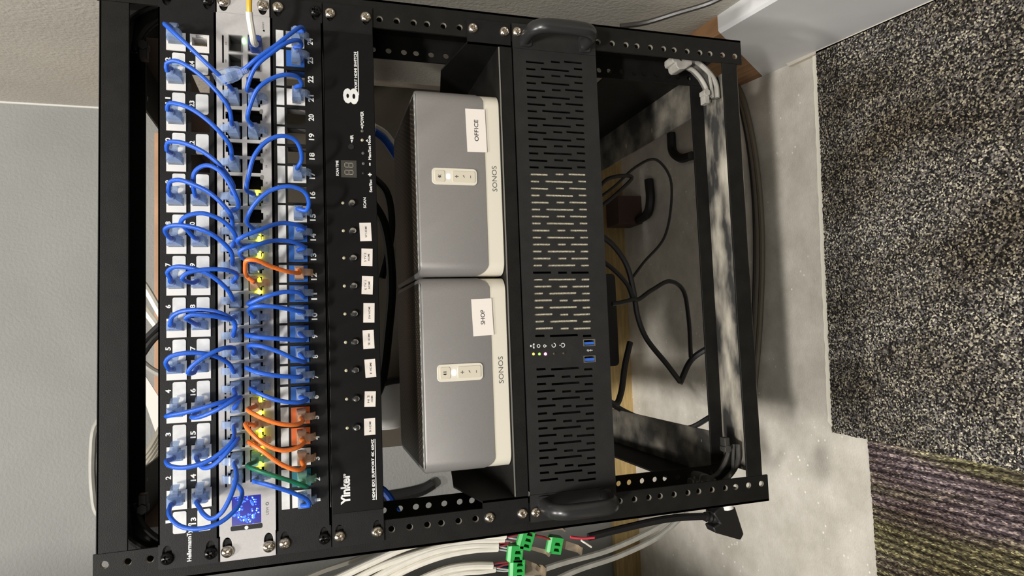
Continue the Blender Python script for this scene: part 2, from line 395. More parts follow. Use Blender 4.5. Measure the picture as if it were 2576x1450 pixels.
def ragged(p0, p1, amp, step=2.2):
    p0, p1 = Vector(p0), Vector(p1); L = (p1 - p0).length; nn = max(2, int(L / step)); nrm = Vector((-(p1 - p0).y, (p1 - p0).x)).normalized(); o = []
    for i in range(nn): o.append(p0.lerp(p1, i / nn) + nrm * random.uniform(-amp, amp))
    return o
e0 = unp(2093, 1088, 2, FLOOR + 7); e1 = unp(2052, 118, 2, FLOOR + 7); e2 = unp(2182, 1106, 2, FLOOR + 7); e3 = unp(2206, 1450, 2, FLOOR + 7)
yr = -1200
xs0 = e2.x
out1 = ragged((bx(e1.y) - 1, e1.y), (e0.x, e0.y), 0.9) + ragged((e0.x, e0.y), (xs0, e2.y), 0.9) + [Vector((xs0 - 30, yr)), Vector((bx(yr) - 1, yr))]
out2 = ragged((xs0, e2.y), (e3.x - 700, e3.y), 0.9) + [Vector((e3.x - 700, yr)), Vector((xs0 - 30.5, yr))]
BACK = mat('carpet_backing', srgb(238, 232, 216), 0.9)
for nm, o_, mm_, lab in (('carpet_tile', out1, carpetmat('speckled_pile', False), 'dark speckled grey carpet tile beside the bare concrete strip and baseboard'),
                         ('carpet_tile', out2, carpetmat('striped_pile', True), 'carpet tile with purple and olive green stripes in the lower right corner')):
    t = thing(nm, lab, 'carpet', (o_[0].x, o_[0].y, FLOOR), 'carpet tiles')
    mb = MB(); mb.prism([tuple(q) for q in o_], 'z', FLOOR + 2, FLOOR + 7); obj('pile', mb, mm_, t)
    ctr = Vector((xs0, -600)); mb = MB()
    oo = [(q.x, q.y + ((12.5 if o_ is out1 and q.x > xs0 + 12 else 2.5) if q.y > -500 else 0)) for q in o_[::4]] + [(q.x, q.y) for q in o_[-2:]]
    mb.prism(oo, 'z', FLOOR, FLOOR + 2); obj('backing', mb, BACK, t)

# plywood board on the back wall
PLY = mat('plywood', srgb(190, 148, 116), 0.7, noise=0.12, nscale=14, stretch=(1, 6, 0.6))
o = obj('plywood_board', MB().box(-172, 330, YB - 19, YB, -70, 152), PLY, org=(60, YB - 10, -70), bevel=1)
top(o, 'brown plywood plank on the grey wall seen above and through the upper panel', 'board')

# ================================================================== RACK
rack = thing('equipment_rack', 'black open steel rack frame with rows of threaded holes carrying all the devices', 'rack', (0, 30, -580))
scr_l = []
for sgn in (-1, 1):
    mb = MB()
    holes = [(sgn * 232.55, hz(k, i), 3.1, 3.1) for k in range(-1, 13) for i in range(3)]
    mb.plate(sgn * 224, sgn * 251, 46, -580, 0, 2.2, ells=holes)
    mb.plate(sgn * 224, sgn * 251, 46, -580, 66, 68.2, ells=holes)
    mb.box(sgn * 249, sgn * 251.2, 0, 68, 46, -580)
    rl = obj('rail', mb, BLK, rack)
    mb = MB()
    for hx_, hz_, _r, _q in holes:
        n_ = 12
        for k in range(n_):
            a, b = 2 * math.pi * k / n_, 2 * math.pi * (k + 1) / n_
            mb.poly([(hx_ + 3.05 * math.cos(a), -.05, hz_ + 3.05 * math.sin(a)), (hx_ + 3.05 * math.cos(b), -.05, hz_ + 3.05 * math.sin(b)), (hx_ + 2.5 * math.cos(b), 2.2, hz_ + 2.5 * math.sin(b)), (hx_ + 2.5 * math.cos(a), 2.2, hz_ + 2.5 * math.sin(a))])
    mb.flat = True
    obj('threaded_holes', mb, mat('bare_thread_steel', srgb(190, 184, 170), 0.35, 0.7), rl, label='bare metal threads inside the rail holes')
# cross bars: channels with 18-22 mm lips
mb = MB(); mb.box(-224, 224, 0, 2.2, 22, 44); mb.box(-224, 224, 0, 68, 42, 44.2); mb.box(-224, 224, 66, 68.2, 24, 44)
obj('crossbar', mb, BLK, rack, bevel=0.5)
mb = MB(); mb.box(-224, 224, 0, 2.2, -573, -554.5); mb.box(-224, 224, 66, 68.2, -575, -556.5)
cb = obj('crossbar', mb, BLK, rack, bevel=0.5)
obj('channel_floor', MB().box(-224, 224, 2.2, 66, -575, -573), DUST, cb, label='dust covered inside of the bottom channel')
# side arms running back to the wall
for sgn in (-1, 1):
    for z, mt, vz in ((-562, DUSTL, 52 if sgn < 0 else 104), (44, BLK, -40)):  # lower right leg made taller, its extra black standing in for shade
        mb = MB()
        ho = [(sgn * 200, 92 + 75 * k, 4, 1.8) for k in range(8)]
        # horizontal leg made as a holed plate then laid flat
        pl = MB(); pl.plate(sgn * 186, sgn * 236, 68, YB - 20, 0, 2, ells=[(a_, b_, c_, d_) for a_, b_, c_, d_ in ho])
        for v in pl.bm.verts: v.co = Vector((v.co.x, v.co.z, z + v.co.y))
        arm = obj('side_arm', pl, mt, rack)
        obj('upright_leg', MB().box(sgn * 236, sgn * 238, 68, YB - 20, z, z + vz), BLK, arm)
# curved corner brackets with ribs and a hook
GP = lambda L_: [(unp(u, v, 1, 25).x, unp(u, v, 1, 25).z) for u, v in L_]
G_OUT = GP([(1731, 147), (1752, 153), (1775, 170), (1793, 190), (1803, 210), (1807, 245)])
G_IN = GP([(1729, 168), (1745, 174), (1765, 195), (1778, 218), (1787, 245)])
G_HOOK = GP([(1681, 147), (1699, 144), (1700, 158), (1704, 161), (1708, 157), (1708, 146), (1731, 146), (1731, 170), (1712, 181), (1698, 182), (1692, 176), (1690, 166), (1683, 165), (1681, 158)])
G_RIB = GP([(1787, 184), (1796, 245)])
def gusset(sx, sz, m_, m2=None):
    f = lambda q: (sx * q[0], q[1] if sz < 0 else -531 - q[1])
    o_ = [f(q) for q in G_OUT]; i_ = [f(q) for q in G_IN]
    g = MB(); g.prism(o_ + i_[::-1], 'y', 30, 33)
    g.prism([o_[0], (sx * 224, -573 if sz < 0 else 42), o_[-1]] + o_[-2:0:-1], 'y', 46, 48)
    br = obj('corner_bracket', g, m_, rack)
    for L_, w_ in ((o_, 3.0), (i_, 2.4), ([f(q) for q in G_RIB], 2.0)):
        obj('rib', MB().tube(spline([(q[0], 27, q[1]) for q in L_], 2.5), w_, 8), m2 or m_, br)
    obj('hook', MB().prism([f(q) for q in G_HOOK], 'y', 16, 34), m2 or m_, br, bevel=1.0)
    c_ = f(GP([(1773, 236)])[0]); s_ = MB(); s_.disc(c_[0], c_[1], 4.6, 20, 30, 6); s_.box(c_[0] - sx * 12, c_[0] - sx * 3, 21, 30, c_[1] - 3, c_[1] + 3)
    obj('bracket_bolt', s_, m2 or m_, br, bevel=0.5)
gusset(1, -1, DPLA, DUSTP); gusset(-1, -1, BLK, DPLD); gusset(1, 1, BLK); gusset(-1, 1, BLK)

# screws shared by all panels
def screw_mesh():
    mb = MB(); bm = mb.bm; R = 5.0; rings = 9; seg = 32; c = None; prev = None
    def h(x, z):
        r = min(1, math.hypot(x, z) / R); y = -3.2 * (1 - r ** 2.6) ** 0.6 - 0.4
        ax, az = abs(x), abs(z)
        if (ax < 0.75 and az < 2.7) or (az < 0.75 and ax < 2.7): y += 1.9 * max(0, 1 - (max(ax, az) / 3.2) ** 3)
        return y
    g = 26; vs = {}
    for i in range(g + 1):
        for j in range(g + 1):
            x = -1 + 2 * i / g; z = -1 + 2 * j / g     # square to disc
            X = x * math.sqrt(1 - z * z / 2) * R; Z = z * math.sqrt(1 - x * x / 2) * R
            vs[i, j] = bm.verts.new((X, h(X, Z), Z))
    for i in range(g):
        for j in range(g): bm.faces.new([vs[i, j], vs[i + 1, j], vs[i + 1, j + 1], vs[i, j + 1]])
    ed = [vs[i, 0] for i in range(g)] + [vs[g, j] for j in range(g)] + [vs[g - i, g] for i in range(g)] + [vs[0, g - j] for j in range(g)]
    lo = [bm.verts.new((v.co.x, 0.0, v.co.z)) for v in ed]
    for k in range(len(ed)): l = (k + 1) % len(ed); bm.faces.new([ed[k], ed[l], lo[l], lo[k]])
    return mesh_of(mb, 'screw', NICK, ang=0.9)
SCREW = screw_mesh()
def screws(parent, ks, y=-2, black=(), xl=-233, xr=232.5, skip=()):
    i = 0
    for k, hi in ks:
        for x in (xl, xr):
            if (k, hi, x < 0) in skip: continue
            o = put('screw', SCREW, (x, y, hz(k, hi)), parent, (0, random.uniform(0, 1.5), 0), m=BSCR if (k, hi, x < 0) in black else None)
            if (k, hi, x < 0) in black: o['label'] = 'black screw'
EARS = lambda k0, k1: [(s * (230.5 if s > 0 else 229.5), hz(k, i), 6.6, 3.6) for k, i in (k0, k1) for s in (-1, 1)]

# ================================================================== RJ45 jacks and plugs
def jack_mesh(wd, ht, ox, lat, m_):
    """keystone: face plate with opening; lat = side of the latch notch ('r','d','u')"""
    mb = MB(); a = 5.9; b = 4.2
    if lat == 'r': R = [(ox - b, ox + b - 1.2, -a, a), (ox + b - 1.2, ox + b + 1.2, -3, 3)]
    else: R = [(-a, a, ox - b + 1.2, ox + b), (-3, 3, ox - b - 1.2, ox - b + 1.2)]
    mb.plate(-wd / 2, wd / 2, -ht / 2, ht / 2, -1.2, 1.0, rects=R)
    # walls going back
    for (x0, x1, z0, z1) in ((-wd / 2, -wd / 2 + 1.5, -ht / 2, ht / 2), (wd / 2 - 1.5, wd / 2, -ht / 2, ht / 2), (-wd / 2, wd / 2, -ht / 2, -ht / 2 + 1.5), (-wd / 2, wd / 2, ht / 2 - 1.5, ht / 2)):
        mb.box(x0, x1, 0.5, 18, z0, z1)
    mb.box(-wd / 2, wd / 2, 17, 24, -ht / 2, ht / 2)
    return mesh_of(mb, 'jack', m_)
def contacts_mesh(ox, lat):
    mb = MB()
    for k in range(8):
        q = -3.6 + k * 1.03
        if lat == 'r': mb.hexa([(ox - 3.8, 2, q - .2), (ox - 3.8, 2, q + .2), (ox + 0.5, 9, q + .2), (ox + 0.5, 9, q - .2)], [(ox - 3.4, 2, q - .2), (ox - 3.4, 2, q + .2), (ox + 1, 9, q + .2), (ox + 1, 9, q - .2)])
        else: mb.box(q - .2, q + .2, 2, 9, ox + 2.6, ox + 3.2)
    return mesh_of(mb, 'contacts', GOLD)
J_UP = jack_mesh(15.6, 14.9, 1.9, 'r', WPLA); C_UP = contacts_mesh(1.9, 'r')
J_LO = jack_mesh(14.4, 15.4, -1.2, 'd', WPLA); C_LO = contacts_mesh(-1.2, 'd')
def plug_mesh():    # local: insertion along +y, latch towards -z
    mb = MB(); mb.box(-5.6, 5.6, -11, 4, -3.6, 3.8)
    mb.hexa([(-2.6, 1, -3.8), (2.6, 1, -3.8), (2.6, 1, -4.8), (-2.6, 1, -4.8)], [(-1.7, -12, -5.6), (1.7, -12, -5.6), (1.7, -12, -6.8), (-1.7, -12, -6.8)])
    return mesh_of(mb, 'connector', CLR)
def boot_mesh():
    mb = MB()
    mb.hexa([(-5.9, -8, -4), (5.9, -8, -4), (5.9, -8, 4), (-5.9, -8, 4)], [(-5.0, -15, -3.6), (5.0, -15, -3.6), (5.0, -15, 3.4), (-5.0, -15, 3.4)])
    mb.hexa([(-5.0, -15, -3.6), (5.0, -15, -3.6), (5.0, -15, 3.4), (-5.0, -15, 3.4)], [(-2.6, -19, -2.5), (2.6, -19, -2.5), (2.6, -19, 2.5), (-2.6, -19, 2.5)])
    mb.tube([(0, -18, 0), (0, -21, 0), (0, -24, 0)], [2.7, 2.45, 2.1], 10)
    for k in range(3): mb.tube([(0, -18.8 - 1.7 * k, 0), (0, -19.6 - 1.7 * k, 0)], 2.9 - 0.15 * k, 10)
    # snag guard: fin that arches over the latch
    arc = [(-9, -4.0), (-12, -8.5), (-10.0, -10.8), (-6, -11.4), (-3.2, -10.6), (-5.8, -9.8), (-9.0, -9.0), (-13.5, -9.0), (-16, -5.5), (-16, -3.4)]
    mb.prism([(q[0], q[1]) for q in [(-8.5, -3.9), (-10.5, -7.2), (-8.2, -9.4), (-4.6, -10.1), (-3.8, -11.4), (-9.0, -11.2), (-13.2, -8.6), (-15.6, -3.6)]], 'x', -2.9, 2.9)
    return mesh_of(mb, 'boot', CLRB)
PLUG = plug_mesh(); BOOT = boot_mesh()
ROT = {'d': (0, 0, 0), 'u': (0, math.pi, 0), 'r': (0, -math.pi / 2, 0)}
def add_plug(par, pos, lat, bm_, rot=None):
    r = rot or ROT[lat]
    c = put('connector', PLUG, pos, par, r)
    b = put('boot', BOOT, pos, par, r, m=bm_)
def cord(label, cat, grp, p0, l0, p1, l1, way, jm, bm_, r=1.75, ydef=-40, name='patch_cable'):
    t = thing(name, label, cat, p0, grp)
    q0 = Vector(p0) + Vector((0, -19, 0)); q0b = Vector(p0) + Vector((0, -26, 0))
    pts = [q0, q0b]
    for wp in way:
        pts.append(unp(wp[0], wp[1], 1, wp[2] if len(wp) > 2 else ydef))
    if p1 is not None: pts += [Vector(p1) + Vector((0, -26, 0)), Vector(p1) + Vector((0, -19, 0))]
    mb = MB(); mb.tube(spline(pts, 2.2), r, 10)
    obj('cord', mb, jm, t)
    add_plug(t, p0, l0, bm_)
    if p1 is not None: add_plug(t, p1, l1, bm_)
    return t
XU = lambda k: -187.65 + (k - 1) * 34.58           # upper panel socket column
ZU = (-13.7, -31.9)
XS = lambda c: -180.6 + (c - .5) * 14.52           # switch column
ZA, ZB = -59.6, -74.0
XL = lambda k: -197 + 17.43 * (k - 1)              # lower panel socket
ZL = -109.3

# ---- upper patch panel
pp = thing('patch_bay', 'upper black patch panel with two rows of white sockets and grey label strips', 'patch panel', (0, 0, -44), 'patch panels')
rects = []
for r_ in (0, 1):
    for c in range(12): rects.append((XU(c + 1) - 7.8, XU(c + 1) + 7.8, ZU[r_] - 7.45, ZU[r_] + 7.45))
mb = MB(); mb.plate(-241.3, 241.3, 0, -44.0, -2, 0, rects=rects, ells=EARS((0, 0), (0, 2)))
mb.box(-222, 222, -2, 16, -1.2, 0); mb.box(-222, 222, -2, 16, -44, -42.8)
obj('front_panel', mb, BLK2, pp)
num = MB(); strip = MB()
for r_ in (0, 1):
    for c in range(12):
        k = c + 1 + 12 * r_; xc = XU(c + 1) - 18.2
        zt = (-10.6, -28.6)[r_]
        strip.rbox(xc - 8.7, xc + 8.7, zt - 9.9, zt, -2.5, -1.9, 1.5)
        s = str(k); wd = 2.3 if k == 1 else (2.8 if k < 10 else 5.6)
        zc = (-7.3, -25.6)[r_]; xo = xc + (1.5 if r_ == 0 else 0)
        text_into(num, s, xo - wd / 2, xo + wd / 2, zc - 2, zc + 2, -2.12, 0.03)
        if k in (21, 22, 23): continue
        j = put('socket', J_UP, (XU(c + 1), -2, ZU[r_]), pp)
        put('contacts', C_UP, (XU(c + 1), -2, ZU[r_]), j) if False else None
ptext(num, 'HellermannTyton', 470, 485, 1317, 1413, -2.12, 0.03)
obj('label_strips', strip, LABW, pp)
obj('printed_numbers', num, PRNT, pp)
cmb = MB()
for k, (x, z) in {24: (XU(12), ZU[1])}.items():
    for q in range(8): cmb.box(x - 1.2, x + 2.0, 4, 5, z - 3.6 + q * 1.03, z - 3.2 + q * 1.03)
obj('contacts', cmb, GOLD, pp)
screws(pp, [(0, 0), (0, 2)], black={(0, 0, True), (0, 2, True), (0, 0, False), (0, 2, False)})

# ---- switch
sw = thing('network_switch', 'silver network switch with 48 ports and a glowing blue screen', 'network switch', (0, 60, -89))
rects = []
for c in range(1, 25):
    gx = XS(c)
    for z0, z1 in ((-53.6, -65.0), (-68.8, -79.7)): rects.append((gx - 5.9, gx + 5.9, z0, z1))
    rects.append((gx - 3, gx + 3, -51.8, -53.6)); rects.append((gx - 3, gx + 3, -79.7, -81.3))
for x0, x1 in ((202.2, 177.5), (168, 127.9), (125.1, 49.6), (47.9, -27.9), (-31.3, -105.6), (-107.2, -181.6)): rects.append((x0, x1, -49.5, -50.9))
sfp = []
for v0, v1 in ((89, 131), (137, 180)):
    for u0, u1 in ((574.5, 609), (622.8, 656)):
        b = pbox(u0, u1, v0, v1, -3); sfp.append(b); rects.append(b)
rx = unp(664, 77, 1, -3)
sb = pbox(583, 657, 1248, 1320, -3)
rects.append(sb)
mb = MB(); mb.plate(-220.5, 222, -44.9, -88.4, -3, -1.2, rects=rects, ells=[(rx.x, rx.z, 1, 1)])
obj('front_panel', mb, SILV, sw)
mb = MB()
mb.box(-219.5, 219.5, 22, 250, -45.2, -88.2)
for z in (-45.2, -88.2 + 1.2): mb.box(-219.5, 219.5, -1, 22, z, z - 1.2)
mb.box(-219.5, -218, -1, 22, -45.2, -88.2); mb.box(218, 219.5, -1, 22, -45.2, -88.2)
obj('chassis', mb, mat('galvanised', srgb(150, 150, 150), 0.45, 0.6), sw)
for s in (-1, 1):
    mb = MB(); mb.plate(s * 219.5, s * 241.3, -45.4, -88.0, -2, 0, ells=[(s * 230 + (.5 if s > 0 else 1.5), hz(1, i), 6.2, 3.6) for i in (0, 2)])
    mb.box(s * 219.5, s * 221.2, -2, 40, -45.4, -88.0)
    obj('rack_ear', mb, SILV, sw, bevel=0.4)
CAV = mat('port_housing_black', srgb(14, 14, 14), 0.55)
HOU = mat('port_housing_grey', srgb(120, 120, 118), 0.4, 0.3)
for g in range(4):
    for rr_, (z0, z1) in enumerate(((-52.2, -66.2), (-67.6, -81.0))):
        mb = MB(); gx0 = XS(6 * g + 1) - 7.0; gx1 = XS(6 * g + 6) + 7.0
        mb.box(gx0, gx1, 14, 15, z0, z1); mb.box(gx0, gx1, -1.2, 14, z0, z0 + .7); mb.box(gx0, gx1, -1.2, 14, z1 - .7, z1)
        for c in range(7): x = gx0 + (gx1 - gx0) * c / 6; mb.box(x - .6, x + .6, -1.1, 14, z0, z1)
        pb = obj('port_block', mb, CAV, sw)
mb = MB()
for b in sfp: mb.plate(b[0] + .01, b[1] - .01, b[2] + .01, b[3] - .01, -3.6, 12, rects=[(b[0] + .7, b[1] - .7, b[2] + .7, b[3] - .7)])
mb.box(sfp[3][0], sfp[0][1], 12, 13, -52, -82)
obj('fibre_cage', mb, HOU, sw)
# LEDs
LY = mat('yellow_led', srgb(250, 240, 60), 0.4, emit=(1.0, 0.9, 0.02, 1), estr=30)
LG = mat('green_led', srgb(160, 255, 160), 0.4, emit=(0.3, 1.0, 0.35, 1), estr=12)
LO = mat('led_off', srgb(120, 120, 112), 0.4)
LED = mesh_of(MB().rbox(-2.0, 2.0, -1.35, 1.35, -4.0, -2.6, 1.2), 'led', LO)
for u, v in ((652, 601), (652, 642), (652, 705), (652, 735), (655, 1007), (655, 1039), (655, 1083), (655, 1096), (655, 1130), (655, 1168), (646, 486)):
    q = unp(u, v, 1, -3); put('port_light', LED, (q.x, 0, q.z), sw, m=LY, label='glowing yellow port light')
for u, v in ((613, 103),):
    q = unp(u, v, 1, -3); put('port_light', LED, (q.x, 0, q.z), sw, m=LG, label='glowing green port light')
for c in range(18, 24):
    put('port_light', LED, (XS(c) + 5, .8, -80.5), sw)
# screen
SCN = mat('screen_navy', srgb(26, 30, 110), 0.15, emit=(0.02, 0.02, 0.35, 1), estr=0.5)
mb = MB(); mb.rbox(sb[0] - .5, sb[1] + .5, sb[2] - .5, sb[3] + .5, -2.6, -1.3, 2)
scr = obj('screen', mb, SCN, sw)
mb = MB()
dots = []
for t in range(60):
    a = random.uniform(-2.6, 2.6); q = 0.80 + random.uniform(-.14, .14)
    dots.append((620 + 30 * q * math.cos(a + 3.14), 1284 + 30 * q * math.sin(a + 3.14)))
for c_ in ((596, 1259), (604, 1252), (612, 1250), (622, 1253), (634, 1252), (640, 1258), (644, 1263), (648, 1283), (652, 1287), (656, 1279), (640, 1292), (634, 1300), (638, 1297), (629, 1305), (620, 1313), (607, 1309), (600, 1302), (590, 1294), (588, 1299), (592, 1285), (601, 1281), (606, 1276), (609, 1283), (626, 1296), (616, 1300), (631, 1282), (632, 1316)):
    for e in range(3): dots.append((c_[0] + random.gauss(0, 2.2), c_[1] + random.gauss(0, 2.2)))
for (u, v) in dots:
    if not (585 < u < 655 and 1250 < v < 1318): continue
    q = unp(u, v, 1, -2.6); mb.disc(q.x, q.z, random.uniform(.35, .8), -2.7 - random.random() * .1, -2.5, 8)
obj('lit_pixels', mb, mat('screen_blue_light', srgb(40, 90, 255), 0.3, emit=(0.01, 0.04, 1.0, 1), estr=6), scr, label='bright blue dots')
mb = MB()
for (u, v) in random.sample(dots, 22):
    q = unp(u, v, 1, -2.6); mb.disc(q.x, q.z, .42, -2.85, -2.5, 8)
obj('lit_pixels', mb, mat('screen_cyan_light', srgb(120, 220, 255), 0.3, emit=(0.15, 0.6, 1.0, 1), estr=7), scr, label='cyan dots')
b = pbox(580, 660, 1321, 1333, -3); mb = MB(); mb.rbox(b[0], b[1], b[2], b[3], -3.25, -2.9, 1.2); obj('name_bar', mb, DARK, sw)
q = unp(620, 1328, 1, -3.3); mb = MB(); mb.disc(q.x, q.z, 1.5, -3.4, -3.2); obj('logo_dot', mb, PRNT, sw)
num = MB()
ptext(num, 'USW', 669, 676, 1276, 1296, -3.1, 0.0)
q = unp(672, 1268, 1, -3.1)
for k in range(16):
    a = 2 * math.pi * k / 16; a2 = 2 * math.pi * (k + 1) / 16
    num.poly([(q.x + 1.3 * math.cos(a), -3.12, q.z + 1.3 * math.sin(a)), (q.x + 1.3 * math.cos(a2), -3.12, q.z + 1.3 * math.sin(a2)), (q.x + .8 * math.cos(a2), -3.12, q.z + .8 * math.sin(a2)), (q.x + .8 * math.cos(a), -3.12, q.z + .8 * math.sin(a))])
for c in range(1, 25):
    text_into(num, str(2 * c - 1), XS(c) + 1.0, XS(c) + 3.2, -51.8 + .0, -53.0, -3.1, 0) if c > 17 else None
    text_into(num, str(2 * c), XS(c) - 1, XS(c) + 1.2, -83.4, -84.9, -3.1, 0)
ptext(num, 'RESET', 660, 664, 55, 72, -3.1, 0)
ptext(num, '50', 566, 570, 105, 113, -3.1, 0); ptext(num, '49', 566, 570, 150, 158, -3.1, 0)
obj('printed_marks', num, GINK, sw)
screws(sw, [(1, 0), (1, 2)], xl=-233.4, xr=232.5)

# ---- lower patch panel
lp = thing('patch_bay', 'lower black patch panel with one row of coloured sockets numbered 1 to 24', 'patch panel', (0, 0, -132), 'patch panels')
rects = [(XL(k) - 7.2, XL(k) + 7.2, ZL - 7.7, ZL + 7.7) for k in range(1, 25)]
mb = MB(); mb.plate(-241.3, 241.3, -89.2, -132.6, -2, 0, rects=rects, ells=EARS((2, 0), (2, 2)))
mb.box(-222, 222, -2, 22, -89.2, -90.4); mb.box(-222, 222, -2, 22, -131.4, -132.6)
obj('front_panel', mb, BLK2, lp)
num = MB(); strip = MB(); lug = MB()
kinds = {1: WPLA, 2: TJAC, 3: WPLA, 4: OJAC, 5: OJAC, 15: WPLA, 17: WPLA, 21: WPLA, 23: BJAC, 24: WPLA}
for k in range(6, 15): kinds[k] = BJAC
JL = {id(m_): jack_mesh(14.4, 15.4, -1.2, 'd', m_) for m_ in (WPLA, TJAC, OJAC, BJAC)}
for k in range(1, 25):
    strip.box(XL(k) - 7.7, XL(k) + 7.7, -2.5, -1.9, -99.6, -93.2)
    wd = 2.4 if k == 1 else (3 if k < 10 else 6.2)
    xo = XL(k) - (2.6 if k < 16 else 0)
    text_into(num, str(k), xo - wd / 2, xo + wd / 2, -119.6, -124.4, -2.12, 0.03)
    if k in kinds: put('socket', JL[id(kinds[k])], (XL(k), -2, ZL), lp)
    else:
        obj('rear_bar', MB().box(XL(k) - 8.2, XL(k) - 7.4, 0, 20, ZL - 7.7, ZL + 7.7), mat('grey_bars', srgb(110, 110, 108), 0.5), lp)
obj('label_strips', strip, LABW, lp); obj('printed_numbers', num, PRNT, lp)
screws(lp, [(2, 0), (2, 2)], xl=-232.5, xr=232.4, black={(2, 2, True), (2, 2, False)})

# ---- patch cables, upper panel to switch's upper row
U = {  # socket: (switch column, way points in the photo)
 12: (23, [(414, 60, -34), (430, 75, -40), (470, 112, -44), (520, 160, -44), (565, 203, -38)]),
 11: (21, [(420, 178, -34), (419, 160, -38), (440, 153, -42), (478, 170, -46), (525, 208, -46), (575, 270, -38)]),
 10: (19, [(421, 276, -34), (424, 261, -38), (445, 261, -42), (485, 276, -46), (535, 314, -46), (578, 365, -38)]),
 9: (17, [(420, 378, -34), (421, 360, -38), (445, 357, -42), (490, 371, -46), (545, 408, -48), (586, 465, -38)]),
 8: (15, [(424, 478, -34), (428, 458, -38), (450, 453, -42), (480, 462, -46), (530, 487, -46), (580, 540, -40)]),
 7: (13, [(421, 592, -34), (415, 577, -40), (432, 568, -44), (470, 569, -48), (530, 588, -48), (580, 632, -38)]),
 6: (11, [(428, 700, -34), (421, 686, -38), (436, 673, -42), (470, 673, -46), (525, 690, -46), (573, 730, -38)]),
 5: (9, [(430, 815, -34), (431, 800, -38), (450, 786, -42), (500, 780, -46), (555, 788, -46), (590, 812, -38)]),
 4: (7, [(424, 928, -36), (417, 912, -42), (428, 898, -45), (475, 888, -48), (530, 893, -46), (575, 915, -36)]),
 3: (6, [(418, 1048, -34), (432, 1045, -40), (480, 1035, -46), (545, 1016, -48), (590, 1000, -40)]),
 2: (4, [(418, 1160, -34), (426, 1172, -40), (465, 1177, -46), (530, 1157, -48), (585, 1110, -44)]),
 1: (1, [(425, 1288, -34), (431, 1306, -40), (455, 1325, -45), (500, 1331, -50), (556, 1314, -50), (600, 1272, -44), (608, 1235, -34)]),
 20: (16, [(488, 480, -34), (485, 460, -38), (492, 430, -44), (520, 416, -48), (555, 432, -50), (592, 490, -44), (600, 520, -36)]),
 19: (14, [(487, 597, -32), (470, 578, -38), (455, 560, -46), (468, 545, -50), (510, 537, -52), (560, 556, -48), (592, 592, -40)]),
 18: (12, [(488, 712, -32), (468, 708, -42), (458, 700, -50), (470, 688, -52), (520, 678, -52), (570, 680, -48), (597, 692, -38)]),
 17: (10, [(492, 816, -32), (478, 808, -42), (467, 800, -48), (480, 793, -50), (530, 795, -50), (580, 803, -42)]),
 16: (8, [(488, 938, -36), (473, 938, -46), (485, 920, -50), (520, 895, -52), (560, 877, -50), (588, 876, -40)]),
 15: (5, [(482, 1050, -36), (500, 1050, -44), (545, 1032, -50), (590, 1006, -48), (606, 1000, -40)]),
 14: (3, [(500, 1165, -38), (512, 1178, -44), (535, 1172, -48), (575, 1135, -50), (600, 1105, -44)]),
 13: (2, [(502, 1278, -32), (512, 1294, -40), (532, 1306, -46), (556, 1292, -50), (580, 1250, -50), (595, 1200, -44)]),
}
GB = 'blue patch cords of the upper panel'
for k, (c, way) in U.items():
    r_ = 0 if k <= 12 else 1; x = XU(k - 12 * r_) + 1.6
    cord('blue patch cord from socket %d of the upper patch panel to the switch' % k, 'cable', GB,
         (x, -2, ZU[r_]), 'r', (XS(c), -2, ZA + .3), 'u', way, BCAB, CLRB)
